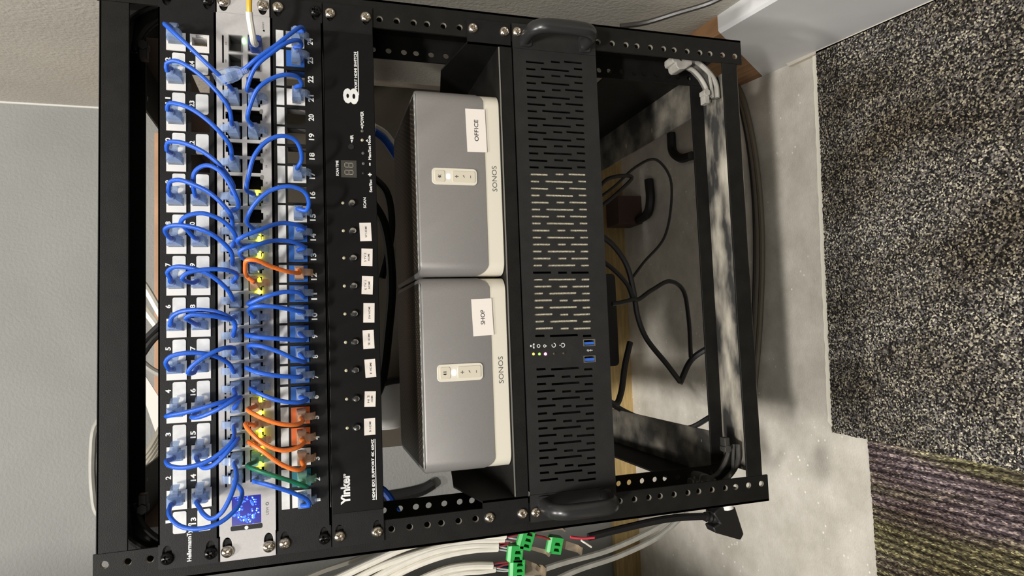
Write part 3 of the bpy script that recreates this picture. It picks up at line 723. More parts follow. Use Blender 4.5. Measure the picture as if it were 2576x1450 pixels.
# ---- lower panel to switch's lower row
D = {
 1: (1, 'b', [(778, 1272, -34), (772, 1258, -40), (735, 1240, -46), (680, 1222, -48), (640, 1211, -38)]),
 2: (2, 'g', [(772, 1226, -36), (735, 1212, -42), (690, 1198, -46), (645, 1183, -44), (622, 1172, -34)]),
 3: (3, 'o', [(765, 1176, -34), (748, 1183, -42), (710, 1170, -46), (660, 1135, -48), (625, 1112, -38)]),
 4: (4, 'o', [(765, 1112, -32), (752, 1125, -40), (712, 1134, -46), (665, 1118, -48), (628, 1085, -44), (618, 1066, -34)]),
 5: (5, 'o', [(762, 1060, -32), (745, 1069, -40), (700, 1066, -46), (650, 1048, -46), (623, 1030, -34)]),
 6: (6, 'b', [(772, 1005, -34), (752, 1013, -42), (700, 1008, -46), (655, 992, -44), (630, 978, -34)]),
 7: (7, 'b', [(755, 949, -38), (700, 946, -46), (650, 938, -46), (620, 926, -34)]),
 8: (8, 'b', [(768, 910, -32), (742, 904, -42), (700, 885, -46), (655, 871, -46), (625, 871, -36)]),
 9: (9, 'b', [(768, 855, -32), (740, 855, -40), (690, 852, -46), (640, 848, -44), (620, 843, -34)]),
 10: (10, 'b', [(765, 786, -30), (740, 781, -40), (690, 772, -46), (645, 771, -46), (626, 782, -34)]),
 11: (11, 'b', [(764, 748, -30), (752, 737, -38), (715, 735, -44), (670, 746, -46), (625, 765, -38)]),
 12: (12, 'o', [(755, 686, -26), (725, 684, -40), (680, 670, -50), (645, 655, -58), (622, 655, -58), (617, 672, -48), (622, 697, -30)]),
 13: (13, 'b', [(766, 625, -28), (745, 611, -38), (700, 605, -46), (650, 615, -56), (606, 631, -56), (612, 650, -42)]),
 14: (14, 'b', [(766, 576, -28), (748, 566, -38), (705, 562, -46), (650, 580, -56), (600, 602, -56), (608, 616, -42)]),
 15: (15, 'b', [(770, 530, -32), (777, 508, -40), (765, 482, -46), (728, 469, -50), (680, 480, -50), (640, 515, -46), (621, 558, -36)]),
 17: (17, 'b', [(758, 405, -34), (757, 380, -42), (742, 352, -48), (708, 342, -52), (672, 355, -52), (640, 392, -50), (626, 440, -44), (621, 480, -34)]),
 21: (21, 'b', [(759, 214, -34), (750, 195, -42), (725, 188, -48), (690, 195, -50), (650, 222, -50), (632, 258, -44), (623, 300, -34)]),
 23: (23, 'b', [(757, 118, -30), (752, 102, -42), (725, 106, -48), (685, 132, -50), (645, 166, -48), (628, 200, -42), (622, 228, -34)]),
}
GL = 'patch cords of the lower panel'
for k, (c, cc, way) in D.items():
    jm, bm_, cn = {'b': (BCAB, CLRB, 'blue'), 'o': (OCAB, CLRO, 'orange'), 'g': (GCAB, CLRG, 'green')}[cc]
    cord('%s patch cord from socket %d of the lower patch panel to the switch' % (cn, k), 'cable', GL,
         (XL(k), -2, ZL - .8), 'd', (XS(c), -2, ZB - .4), 'd', way, jm, bm_)
# the loose one
t = thing('patch_cable', 'blue patch cord from lower socket 24 with its other plug hanging loose', 'cable', (XL(24), -2, ZL - .8), GL)
endp = unp(606, 183, 1, -44)
pts = [Vector((XL(24), -21, ZL - .8)), unp(764, 78, 1, -30), unp(757, 68, 1, -40), unp(735, 82, 1, -46), unp(690, 117, 1, -50), unp(645, 148, 1, -50), unp(617, 172, 1, -46), unp(598, 184, 1, -42)]
obj('cord', MB().tube(spline(pts, 2.2), 1.75, 10), BCAB, t)
add_plug(t, (XL(24), -2, ZL - .8), 'd', CLRB)
a_ = unp(548, 198, 1, -34); b_ = unp(600, 183, 1, -42); dr = (a_ - b_).normalized()
qt = Vector((0, 1, 0)).rotation_difference(dr)
rot = (qt @ Matrix.Rotation(2.4, 3, 'Y').to_quaternion()).to_euler()
add_plug(t, tuple(a_ - dr * 3), 'd', CLRB, rot)

# white fibre style lead with a blue plug into the switch
t = thing('uplink_cable', 'white lead with a navy plug in the top right cage of the switch', 'cable', tuple(unp(650, 112, 1, -4)))
b = pbox(626, 659, 92, 124, -12); mb = MB(); mb.rbox(b[0] - 0, b[1], b[2], b[3], -16, 2, 3)
obj('plug', mb, mat('navy_plug', srgb(36, 60, 128), 0.4), t, bevel=0.6)
pts = [unp(644, 112, 1, -14), unp(638, 104, 1, -26), unp(634, 80, 1, -34), unp(628, 45, 1, -40), unp(627, 15, 1, -44), unp(630, -40, 1, -44)]
obj('sleeve', MB().tube(spline(pts[:4] + [unp(627, 30, 1, -42)], 2), [2.8] * 400 if False else 2.8, 10), WCAB, t)
obj('cord', MB().tube(spline([pts[3], pts[4], pts[5]], 2), 2.2, 10), mat('yellow_cable', srgb(222, 176, 52), 0.45), t)

# ================================================================== HDMI switch
hd = thing('hdmi_switch', 'black video switch box with eight round buttons and paper labels', 'video switch', (0, 60, -177))
YH = -6
xa, xb, za, zb = -212.5, 214, -133.6, -177.3
mb = MB(); mb.box(xa, xb, YH, 150, za, zb)
obj('case', mb, mat('black_glossy_case', srgb(11, 11, 11), 0.45, spec=0.22, noise=0.1, nscale=40), hd, bevel=0.6)
for s, x0, x1 in ((-1, -241.3, xa), (1, xb, 241.3)):
    mb = MB(); mb.plate(x0, x1, za, zb, -2, 0, ells=[(s * 230 + (1 if s > 0 else 1), hz(3, i), 6.4, 3.6) for i in (0, 2)])
    obj('rack_ear', mb, BLK2, hd)
prn = MB(); Y2 = YH - .12
ptext(prn, 'Yinker', 857, 881, 1192, 1270, Y2, 0.04)
ptext(prn, 'HDMI 8X1 SUPPORT 4K 60HZ', 935, 942, 1105, 1258, Y2, 0.04)
ptext(prn, '8', 863, 902, 222, 262, Y2, 0.035)
ptext(prn, 'PORT HDMI SWITCH', 891, 898, 131, 224, Y2, 0.04)
for u0, u1, v0, v1 in ((944, 946, 1105, 1258), (900, 902, 129, 240)):
    b = pbox(u0, u1, v0, v1, Y2); prn.poly([(b[0], Y2, b[2]), (b[1], Y2, b[2]), (b[1], Y2, b[3]), (b[0], Y2, b[3])])
ptext(prn, 'POWER', 907, 915, 280, 316, Y2, 0.03); ptext(prn, 'IR', 881, 889, 339, 350, Y2, 0.03)
ptext(prn, 'SCAN TIME', 845, 852, 404, 443, Y2, 0.04); ptext(prn, 'SCAN', 914, 921, 497, 524, Y2, 0.03)
ptext(prn, 'Set/Esc', 929, 936, 452, 484, Y2, 0.03); ptext(prn, 'Man/Set Mode', 926, 933, 341, 402, Y2, 0.03)
ptext(prn, '+', 926, 935, 435, 444, Y2, 0.05); ptext(prn, '-', 929, 932, 410, 417, Y2, 0.05)
for (u, v) in ((911, 321), (885, 355)):
    a1, a2, a3 = unp(u, v + 5, 1, Y2), unp(u - 3, v - 3, 1, Y2), unp(u + 3, v - 3, 1, Y2); prn.poly([a1, a2, a3])
a1, a2, a3 = unp(920, 354, 1, Y2), unp(925, 350, 1, Y2), unp(925, 358, 1, Y2); prn.poly([a1, a2, a3])
obj('printed_text', prn, PRNT, hd)
BTN = mesh_of(MB().tube([(0, 0, 0), (0, -1.5, 0), (0, -3.2, 0), (0, -4.2, 0), (0, -4.5, 0)], [3.3, 3.3, 3.1, 2.3, .3], 20), 'button', mat('chrome', srgb(190, 188, 182), 0.18, 1.0))
LD = mesh_of(MB().tube([(0, 0, 0), (0, -.6, 0), (0, -1.1, 0)], [1.35, 1.3, .4], 12), 'indicator', mat('indicator_beige', srgb(186, 178, 150), 0.35))
labs = ['W HDMI', 'S TV 2\nHDMI', 'S TV 1\nHDMI', 'SW HDMI', 'SE HDMI', 'E HDMI', 'N 2\nHDMI', 'N HDMI']
for i, v in enumerate((510, 580, 648.5, 719, 789.5, 861, 932, 1004, 1077)):
    q = unp(886 + i * 1.2, v, 1, YH - 3); q.y = YH
    put('button', BTN, (q.x, YH, -155.4), hd); q2 = unp(864, v, 1, YH)
    put('indicator', LD, (q.x, YH, -147.6), hd)
lab_px = ((905, 934, 561, 607), (909, 937, 626, 670), (910, 938, 695, 741), (914, 942, 763, 812), (913, 941, 831, 878), (918, 945, 904, 950), (917, 945, 985, 1024), (916, 944, 1053, 1095))
for i, (u0, u1, v0, v1) in enumerate(lab_px):
    b = pbox(u0, u1, v0, v1, YH); cxm, czm = (b[0] + b[1]) / 2, (b[2] + b[3]) / 2
    t = random.uniform(-.05, .05); mb = MB(); hw, hh = (b[1] - b[0]) / 2, (b[3] - b[2]) / 2
    rr_ = [(cxm + x * math.cos(t) - z * math.sin(t), czm + x * math.sin(t) + z * math.cos(t)) for x, z in ((-hw, -hh), (hw, -hh), (hw, hh), (-hw, hh))]
    mb.prism(rr_, 'y', YH - .3, YH); lo_ = obj('paper_label', mb, PAPR, hd, label='paper label reading ' + labs[i].replace('\n', ' '))
    tx = MB(); L_ = labs[i].split('\n')
    if len(L_) == 1: text_into(tx, L_[0], cxm - hw * .62, cxm + hw * .62, czm - 1.2, czm + .5, YH - .36, .01)
    else:
        text_into(tx, L_[0], cxm - hw * .5, cxm + hw * .5, czm + .7, czm + 2.4, YH - .36, .01); text_into(tx, L_[1], cxm - hw * .4, cxm + hw * .4, czm - 2.4, czm - .7, YH - .36, .01)
    obj('lettering', tx, INK, lo_)
b = pbox(858, 897, 404, 447, YH)
mb = MB(); mb.box(b[0], b[1], YH - .4, YH + .5, b[2], b[3]); dsp = obj('display', mb, mat('smoked_window', srgb(62, 60, 56), 0.2), hd)
mb = MB()
for cx_ in (b[0] + (b[1] - b[0]) * .3, b[0] + (b[1] - b[0]) * .72):
    zc = (b[2] + b[3]) / 2; h_ = 3.8; w_ = 2.1
    for (x0, x1, z0, z1) in ((-w_, w_, h_ - .5, h_), (-w_, w_, -.25, .25), (-w_, w_, -h_, -h_ + .5), (-w_, -w_ + .5, -h_, h_), (w_ - .5, w_, -h_, h_)): mb.box(cx_ + x0, cx_ + x1, YH - .5, YH - .3, zc + z0, zc + z1)
obj('digits', mb, mat('segment_grey', srgb(150, 144, 130), 0.5), dsp)
for u, v, r_, m_ in ((911, 330, 1.3, GINK), (911, 353, 1.5, None), (913, 386, 1.3, GINK), (914, 412, 1.5, GINK), (914, 436, 1.3, DARK)):
    q = unp(u, v, 1, YH); put('indicator', LD, (q.x, YH, q.z), hd, m=m_)
q = unp(883, 370, 1, YH); mb = MB(); mb.disc(q.x, q.z, 2.6, YH - .8, YH, 20); obj('infrared_window', mb, DARK, hd)
screws(hd, [(3, 0), (3, 2)], xl=-232.4, xr=231.9)

# ================================================================== shelf
sh = thing('rack_shelf', 'black steel rack shelf carrying the two silver amplifiers', 'shelf', (0, 100, -311))
mb = MB(); mb.box(-218, 218, 0, 255, -299.5, -298.2); mb.box(-218, 218, -1.5, 0, -312, -298.2); mb.box(-218, 218, 0, 10, -312, -310.6)
obj('tray', mb, BLK, sh, bevel=0.4)
obj('front_lip', MB().box(-216, 216, -2.1, -1.5, -299.2, -298.0), mat('highlight_steel', srgb(150, 148, 142), 0.35, 0.6), sh, label='painted highlight along the front edge')  # pale strip painting the highlight on the lip's top edge
for s in (-1, 1):
    mb = MB(); mb.plate(s * 217, s * 241.3, -267.2, -311, -2, 0, ells=[(s * 232.3, hz(6, i), 3.6, 3.6) for i in (0, 2)])
    mb.prism([(-2, -267.2), (70, -255), (240, -285), (250, -311), (-2, -311)], 'x', s * 217, s * 218.6)
    obj('side_bracket', mb, BLK2, sh)
screws(sh, [(6, 0), (6, 2)], xl=-232.2, xr=232.0)

# ================================================================== amplifiers
AM = mat('silver_satin_plastic', srgb(130, 127, 124), 0.42, 0.25, bump=0.06, bscale=3000, noise=0.03, nscale=900)
AW = mat('warm_white_plastic', srgb(214, 208, 192), 0.45)
AG = mat('dark_grille', srgb(52, 46, 40), 0.5, 0.3)
AH = mat('grille_hole_brown', srgb(150, 128, 96), 0.5, 0.4)  # brown seen through the holes of the grille
def amp(x0, x1, lab, note, uvlab, uvpan, uvson, word, glow):
    y0, y1 = 2, 172; zb_, zt_ = -298.2, -216
    t = thing('amplifier', lab, 'amplifier', ((x0 + x1) / 2, 80, zb_), 'silver amplifiers on the shelf')
    def outline(z, ins=0, r=13):
        return [(x, y, z) for x, y in rrect(x0 + ins, x1 - ins, y0 + ins, y1 - ins, r - ins * .5, 6)]
    def shell(levels, m_, nm, par=t):
        mb = MB(); rings = []
        for z, ins in levels: rings.append([mb.bm.verts.new(p) for p in outline(z, ins)])
        for a_, b_ in zip(rings, rings[1:]):
            for k in range(len(a_)): l = (k + 1) % len(a_); mb.bm.faces.new([a_[k], a_[l], b_[l], b_[k]])
        mb.bm.faces.new(rings[0][::-1]); mb.bm.faces.new(rings[-1]); return obj(nm, mb, m_, par)
    shell([(zb_, 1.2), (zb_ + 1, .2), (zt_ - 8, .2)], AW, 'base')
    # silver cover with rounded lower corners on the front
    mb = MB(); zc = -281.5; rings = []
    for z, ins in ((None, -.5), (zt_ - 2, -.5), (zt_ - .6, .2), (zt_, 1.8)):
        rings.append([mb.bm.verts.new((p[0], p[1], zc + min(13, max(0, p[1] - y0)) if z is None else z)) for p in outline(0, ins)])
    for a_, b_ in zip(rings, rings[1:]):
        for k in range(len(a_)): l = (k + 1) % len(a_); mb.bm.faces.new([a_[k], a_[l], b_[l], b_[k]])
    mb.bm.faces.new(rings[-1]); obj('cover', mb, AM, t)
    # grille
    mb = MB(); g = [(x, y, zt_ + .2) for x, y in rrect(x0 + 4, x1 - 4, y0 + 7, y1 - 4, 9, 6)]; g2 = [(q[0], q[1], zt_ - 1) for q in g]; mb.hexa(g, g2); gr = obj('grille', mb, AG, t)
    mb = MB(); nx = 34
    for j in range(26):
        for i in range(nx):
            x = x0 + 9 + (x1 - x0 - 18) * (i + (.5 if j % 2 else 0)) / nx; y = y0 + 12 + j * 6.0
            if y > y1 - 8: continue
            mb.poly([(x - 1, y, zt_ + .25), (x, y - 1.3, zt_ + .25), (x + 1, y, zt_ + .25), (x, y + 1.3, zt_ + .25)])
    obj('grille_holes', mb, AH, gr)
    # light rim along the front edge with a row of dots
    mb = MB(); rm = [(x, y, zt_ + .1) for x, y in rrect(x0 + 5, x1 - 5, y0 + 1.2, y0 + 8.5, 3, 4)]; mb.hexa(rm, [(q[0], q[1], zt_ + .5) for q in rm]); rim = obj('front_rim', mb, mat('pale_rim', srgb(150, 152, 148), 0.5), t)
    mb = MB()
    for i in range(22):
        x = x0 + 10 + (x1 - x0 - 20) * i / 21; e = [(x + 2 * math.cos(a), y0 + 5 + 1.5 * math.sin(a), zt_ + .6) for a in [k * math.pi / 5 for k in range(10)]]; mb.poly(e)
    obj('rim_dots', mb, mat('white_dots', srgb(226, 224, 216), 0.5), rim)
    # control strip
    yy = y0 - .5; b = pbox(*uvpan, yy); mb = MB(); mb.rbox(b[0], b[1], b[2], b[3], yy - 1, yy, 4); cp = obj('control_strip', mb, AW, t, bevel=.4)
    H = b[3] - b[2]; W = b[1] - b[0]
    for f0, f1 in ((.06, .28), (.44, .95)):
        mb = MB(); mb.rbox(b[0] + W * .16, b[1] - W * .16, b[3] - H * f1, b[3] - H * f0, yy - 1.5, yy - .9, 1.6); obj('button', mb, mat('button_cream', srgb(204, 197, 178), 0.45), cp, bevel=.25)
    mb = MB(); mb.disc(0, 0, .1, 0, 1) if False else None
    cxm = (b[0] + b[1]) / 2
    mb = MB(); mb.rbox(cxm - 2.3, cxm + 2.3, b[3] - H * .40, b[3] - H * .32, yy - 1.3, yy - .9, 1.2)
    obj('status_light', mb, mat('white_led_%s' % word, (1, 1, 1, 1), .4, emit=(.95, .95, 1, 1), estr=glow), cp)
    mk = MB(); yk = yy - 1.56
    text_into(mk, 'x' if word == 'OFFICE' else 'II', cxm - 1.5, cxm + 1.5, b[3] - H * .20, b[3] - H * .13, yk, .02)
    for k in (-1, 1): mk.poly([(cxm - 2.2, yk, b[3] - H * .165), (cxm - .6, yk, b[3] - H * .13), (cxm - .6, yk, b[3] - H * .2)])
    text_into(mk, '+', cxm - 1.4, cxm + 1.4, b[3] - H * .58, b[3] - H * .50, yk, .02)
    mk.poly([(cxm - 1.3, yk, b[3] - H * .72), (cxm + 1.3, yk, b[3] - H * .70), (cxm + 1.3, yk, b[3] - H * .67), (cxm - .6, yk, b[3] - H * .70)])
    text_into(mk, '-', cxm - 1.3, cxm + 1.3, b[3] - H * .855, b[3] - H * .84, yk, .03)
    obj('button_marks', mk, GINK, cp)
    # paper label
    b = pbox(*uvlab, yy); sk = .02 if word == 'OFFICE' else .03; mb = MB(); cxm, czm = (b[0] + b[1]) / 2, (b[2] + b[3]) / 2; hw, hh = (b[1] - b[0]) / 2, (b[3] - b[2]) / 2
    mb.prism([(cxm + x - z * sk, czm + z + x * sk) for x, z in ((-hw, -hh), (hw, -hh), (hw, hh), (-hw, hh))], 'y', yy - .5, yy - .1)
    pl_ = obj('paper_label', mb, PAPR, t, label='white paper label reading ' + word)
    tx = MB(); text_into(tx, word, cxm - hw * (.5 if word == 'OFFICE' else .4), cxm + hw * (.5 if word == 'OFFICE' else .4), czm - 2.2, czm + 1.9, yy - .56, .01); obj('lettering', tx, INK, pl_)
    tx = MB(); ptext(tx, 'SONOS', *uvson, y0 - .0, 0.0)
    for v in tx.bm.verts: v.co.y = y0 + .05
    obj('brand_lettering', tx, GINK, t)
    # rear cables come out unseen
    return t
amp(-189.5, -9.8, 'silver amplifier on the shelf with the paper label SHOP', '', (1188, 1239, 752, 845), (1099, 1215, 915, 959), (1254, 1266, 897, 965), 'SHOP', 9)
amp(-7.6, 171.0, 'silver amplifier on the shelf with the paper label OFFICE', '', (1173, 1222, 275, 383), (1086, 1200, 424, 466), (1238, 1250, 418, 482), 'OFFICE', 2.2)

# ================================================================== rack computer
pc = thing('rack_computer', 'black rack mount computer with slotted front and two handles', 'computer', (0, 150, -402))
YP = -3
ra = []
def slotrows(va, vb, nrow, start):
    for i in range(nrow):
        v = va + (vb - va) * i / (nrow - 1)
        uo = 1323 + (v - 152) * 0.034
        A = ((0, 46), (63, 86), (96, 141)); B_ = ((0, 24), (37, 108), (120, 142))
        for (a_, b__) in (A if (i + start) % 2 == 0 else B_):
            q0 = unp(uo + a_, v, 1, YP); q1 = unp(uo + b__, v, 1, YP)
            ra.append((q0.x - 1.05, q0.x + 1.05, q1.z, q0.z))
slotrows(155, 846, 40, 0); slotrows(930, 1210, 16, 1)
ra2 = []
for (a_, b_, c_, d_) in ra: ra2.append((round(a_, 3), round(b_, 3), round(c_, 2), round(d_, 2)))
us = [pbox(1467, 1497, 854, 871, YP), pbox(1468, 1498, 895, 912, YP)]
mb = MB(); mb.plate(-216, 216, -313, -401.5, YP, YP + 1.6, rects=ra2 + us)
obj('front_panel', mb, BLK3, pc, smooth=False)
mb = MB(); mb.box(-214, 214, 46, 330, -313.5, -401)
for z in (-313.5, -399.8): mb.box(-214, 214, YP + 1.6, 46, z, z - 1.2)
mb.box(-214, -212.5, YP + 1.6, 46, -313.5, -401); mb.box(212.5, 214, YP + 1.6, 46, -313.5, -401)
obj('case', mb, BLK3, pc)
# bright filter mesh behind part of the vent
mb = MB(); q0 = unp(1400, 440, 1, 6); q1 = unp(1400, 835, 1, 6)
flt = mat('fan_filter_mesh', srgb(190, 182, 160), 0.6, noise=.35, nscale=700)
mb.box(q1.x, -12.5, -1.2, -.4, -396, -318); mb.box(-1.5, q0.x, -1.2, -.4, -396, -318)
obj('dust_filter', mb, flt, pc, label='pale filter mesh behind the slots')
for s in (-1, 1):
    mb = MB(); mb.plate(s * 216.3, s * 241.3, -313, -401.5, YP, YP + 2.5, ells=[(s * 232.4, hz(7, 0), 4.6, 3.4), (s * 232.4, hz(8, 2), 4.6, 3.4)])
    obj('rack_ear', mb, BLK3, pc)
    hx = s * 227; path = [Vector((hx, YP + 1, -326)), Vector((hx, YP - 10, -325.5)), Vector((hx, YP - 22, -327)), Vector((hx, YP - 29, -334)), Vector((hx, YP - 31, -345)), Vector((hx, YP - 31, -370)), Vector((hx, YP - 29, -381)), Vector((hx, YP - 22, -388)), Vector((hx, YP - 10, -389.5)), Vector((hx, YP + 1, -389))]
    mb = MB(); mb.tube(spline(path, 2), 5.4, 14)
    for v in mb.bm.verts: v.co.x = hx + (v.co.x - hx) * 1.35
    h = obj('handle', mb, mat('black_handle', srgb(40, 40, 40), 0.3), pc)
    for z in (-326, -389): obj('handle_foot', MB().rbox(hx - 9, hx + 9, z - 6, z + 6, YP - 2, YP, 3), MATS['black_handle'], h)
for s in (-1, 1): put('screw', SCREW, (s * 232.4, YP - .2, hz(7, 0)), pc, (0, .6 * s, 0))
for b in us:
    mb = MB(); mb.plate(b[0] + .02, b[1] - .02, b[2] + .02, b[3] - .02, YP - .6, YP + 10, rects=[(b[0] + .7, b[1] - .7, b[2] + .9, b[3] - .7)])
    up = obj('usb_port', mb, mat('usb_shell', srgb(200, 196, 180), .3, .9), pc)
    obj('usb_tongue', MB().box(b[0] + 1.3, b[1] - 2.6, YP + .2, YP + 9, b[2] + 1.2, b[3] - 1.2), mat('usb_blue', srgb(50, 96, 190), .4), up)
icn = MB(); yi = YP - .1
def ringm(mb, u, v, r0, r1, a0=0, a1=360):
    q = unp(u, v, 1, yi); nn = 16
    for k in range(nn):
        a = math.radians(a0 + (a1 - a0) * k / nn); c = math.radians(a0 + (a1 - a0) * (k + 1) / nn)
        mb.poly([(q.x + r1 * math.cos(a), yi, q.z + r1 * math.sin(a)), (q.x + r1 * math.cos(c), yi, q.z + r1 * math.sin(c)), (q.x + r0 * math.cos(c), yi, q.z + r0 * math.sin(c)), (q.x + r0 * math.cos(a), yi, q.z + r0 * math.sin(a))])
def barm(mb, u, v, dx0, dx1, dz0, dz1):
    q = unp(u, v, 1, yi); mb.poly([(q.x + dx0, yi, q.z + dz0), (q.x + dx1, yi, q.z + dz0), (q.x + dx1, yi, q.z + dz1), (q.x + dx0, yi, q.z + dz1)])
barm(icn, 1338, 871, -.9, .9, .3, 1.7); barm(icn, 1343, 875, -.9, .9, -.6, .6); barm(icn, 1343, 867, -.9, .9, -.6, .6); barm(icn, 1341, 871, -1.6, 1.6, -.15, .15)
ringm(icn, 1355, 871, 1.1, 1.7); barm(icn, 1352, 873, -.3, 1.6, .2, .6)
ringm(icn, 1370, 871, .8, 1.4); barm(icn, 1374, 871, -.5, .5, -.5, .4)
ringm(icn, 1393, 869, 1.6, 2.2, 60, 360); ringm(icn, 1416, 869, 1.6, 2.2, 120, 420); barm(icn, 1412, 869, -.25, .25, -.3, 2)
barm(icn, 1484, 882, -.25, .25, -3, 3.4); barm(icn, 1481, 884, -.3, 1.6, -.3, .2); barm(icn, 1486, 880, -1.6, .3, -.3, .2); ringm(icn, 1478, 882, 0, .8)
obj('panel_symbols', icn, PRNT, pc)
for u, v, m_, l_ in ((1342, 891, mat('amber_lamp', srgb(214, 190, 90), .4, emit=(.9, .7, .2, 1), estr=.6), 'dim amber light'), (1357, 891, mat('green_lamp', srgb(150, 200, 90), .4, emit=(.5, .9, .2, 1), estr=.5), 'dim green light'),
                 (1372, 891, mat('magenta_lamp', srgb(255, 120, 190), .4, emit=(1, .12, .42, 1), estr=14), 'bright magenta light'), (1394, 890, mat('dark_lamp', srgb(60, 52, 40), .4), None), (1418, 889, MATS['dark_lamp'], None)):
    q = unp(u, v, 1, YP); put('indicator', LD, (q.x, YP, q.z), pc, m=m_, label=l_)

# ================================================================== loose wiring
def wire(name, label, way, r, m_, cat='cable', grp=None, step=5, n=8):
    """free cable: way = (u, v, axis, value) photo points on planes"""
    pts = [unp(a[0], a[1], a[2], a[3]) for a in way]
    o = obj(name, MB().tube(spline(pts, step), r, n), m_, org=pts[0]); return top(o, label, cat, grp)
# white bundle left of the rack
GW = 'white speaker wires left of the rack'
bund = [([(820, 1470), (930, 1418), (1040, 1372), (1160, 1352), (1272, 1349)], 3.4, 'top white speaker wire of the bundle left of the rack'),
        ([(835, 1490), (960, 1425), (1080, 1385), (1180, 1363), (1268, 1358)], 3.0, 'second white speaker wire from the rack rail in the bundle'),
        ([(870, 1500), (1000, 1425), (1100, 1385), (1180, 1372), (1252, 1372)], 3.6, 'white speaker wire ending at the middle green terminal plug'),
        ([(900, 1510), (1010, 1440), (1110, 1400), (1190, 1384), (1252, 1380)], 3.4, 'lower white speaker wire of the upper bundle with slack curve'),
        ([(980, 1500), (1080, 1450), (1130, 1432), (1190, 1424), (1238, 1424)], 3.8, 'white speaker wire ending at the lowest green terminal plug'),
        ([(1010, 1510), (1100, 1460), (1160, 1442), (1210, 1438), (1245, 1433)], 3.0, 'white speaker wire under the lowest green terminal plug')]
for way, r_, lab in bund:
    pts = [unp(u, v, 1, 30 + (i * 2)) for i, (u, v) in enumerate(way)]
    t = thing('speaker_wire', lab, 'wire', pts[-1], GW)
    obj('sheath', MB().tube(spline(pts, 4), r_, 10), WCAB, t)
    e = pts[-1]; d = (pts[-1] - pts[-2]).normalized()
    for nm, cc, of in (('core', srgb(150, 50, 60), Vector((2, -1, 0))), ('core', srgb(190, 190, 190), Vector((-1.5, -1, 0))), ('core', srgb(60, 60, 110), Vector((0, 1, 0)))):
        q = e + of * .6; obj(nm, MB().tube(spline([q, q + d * 8 + of, q + d * 17 + of * 1.5], 3), .8, 6), mat('core_%d' % int(cc[0] * 1000), cc, .4), t)
# smaller grey-white strands behind the bundle
for i, (way, lab) in enumerate([([(700, 1490), (800, 1442), (880, 1414), (980, 1378), (1060, 1362), (1150, 1352)], 'greyish speaker wire close behind the rack rail'),
                                ([(720, 1500), (820, 1460), (900, 1432), (1000, 1392), (1090, 1368), (1170, 1356)], 'greyish speaker wire just under the one behind the rail')]):
    pts = [unp(u, v, 1, 60) for (u, v) in way]
    top(obj('speaker_wire', MB().tube(spline(pts, 4), 2.6, 8), mat('dim_wire', srgb(120, 116, 106), .5), org=pts[0]), lab, 'wire', GW)
TG = mat('green_terminal_plastic', srgb(48, 160, 74), .4); TM = mat('dull_steel', srgb(150, 138, 120), .5, .7, noise=.2, nscale=80)
def terminal(u, v, ang, lab, hw=6, hh=15):
    c = unp(u, v, 1, 34); t = thing('terminal_plug', lab, 'connector', c, 'green terminal plugs')
    M_ = Matrix.Rotation(ang, 3, 'Y')
    def tr(mb):
        for q in mb.bm.verts: q.co = M_ @ q.co + c
        return mb
    body = MB(); body.plate(-hh, hh, -hw, hw, -6, 6, rects=[(-hh + 2.6 + 5.6 * k, -hh + 5.6 + 5.6 * k, -hw + 2, hw - 4) for k in range(5) if -hh + 5.6 + 5.6 * k < hh])
    body.box(-hh, hh, 3, 6, -hw, hw)
    body.hexa([(-hh, -6, hw), (hh, -6, hw), (hh, 2, hw), (-hh, 2, hw)], [(-hh + 1, -4, hw + 3), (hh - 1, -4, hw + 3), (hh - 1, 0, hw + 3), (-hh + 1, 0, hw + 3)])
    obj('housing', tr(body), TG, t, bevel=.3)
    sc = MB()
    for k in range(5):
        if -hh + 5.6 + 5.6 * k < hh: sc.disc(-hh + 4.1 + 5.6 * k, -hw + 3.6, 1.3, 0, 2, 10)
    obj('clamp_screws', tr(sc), TM, t)
    return c
terminal(1322, 1357, 0.35, 'green terminal plug nearest the rack rail', 6, 9)
terminal(1296, 1391, 0.15, 'green terminal plug in the middle of the wire ends', 6, 8)
terminal(1301, 1431, 0.08, 'green terminal plug lowest at the edge of the photo', 6, 10)
terminal(1395, 1370, 0.25, 'green terminal plug farthest from the white bundle', 6, 8)
def bracket(pts4, lab, y=36):
    q = [unp(u, v, 1, y) for u, v in pts4]; t = thing('metal_clip', lab, 'clip', q[0], 'bent metal clips at the wire ends')
    mb = MB(); mb.hexa(q, [p_ + Vector((0, 1.2, 0)) for p_ in q]); obj('plate', mb, TM, t)
    e0_, e1_ = q[1], q[2]; mb = MB(); mb.hexa([e0_, e1_, e1_ + Vector((0, -9, 0)), e0_ + Vector((0, -9, 0))], [p_ + Vector((0, 0, -1.2)) for p_ in (e0_, e1_, e1_ + Vector((0, -9, 0)), e0_ + Vector((0, -9, 0)))]); obj('flange', mb, TM, t)
bracket([(1331, 1373), (1375, 1384), (1372, 1395), (1334, 1384)], 'dull metal clip between the two green plugs by the rail')
bracket([(1410, 1357), (1455, 1372), (1452, 1391), (1405, 1378)], 'dull metal clip beyond the farthest green plug')
bracket([(1300, 1400), (1350, 1420), (1346, 1432), (1296, 1410)], 'dull metal clip crossing the lowest green plug', 40)
bracket([(1325, 1418), (1365, 1422), (1362, 1449), (1320, 1449)], 'square metal clip at the bottom edge below the green plugs', 42)
bracket([(1360, 1334), (1412, 1327), (1412, 1333), (1362, 1341)], 'thin metal clip tucked against the rack rail', 34)
RW = mat('red_wire', srgb(206, 60, 74), .4)
wire('wire_end', 'short red wire end with a white tip beside the metal clips', [(1435, 1352, 1, 30), (1465, 1355, 1, 30), (1495, 1353, 1, 30)], 1.3, RW, 'wire', 'loose wire ends', 3)
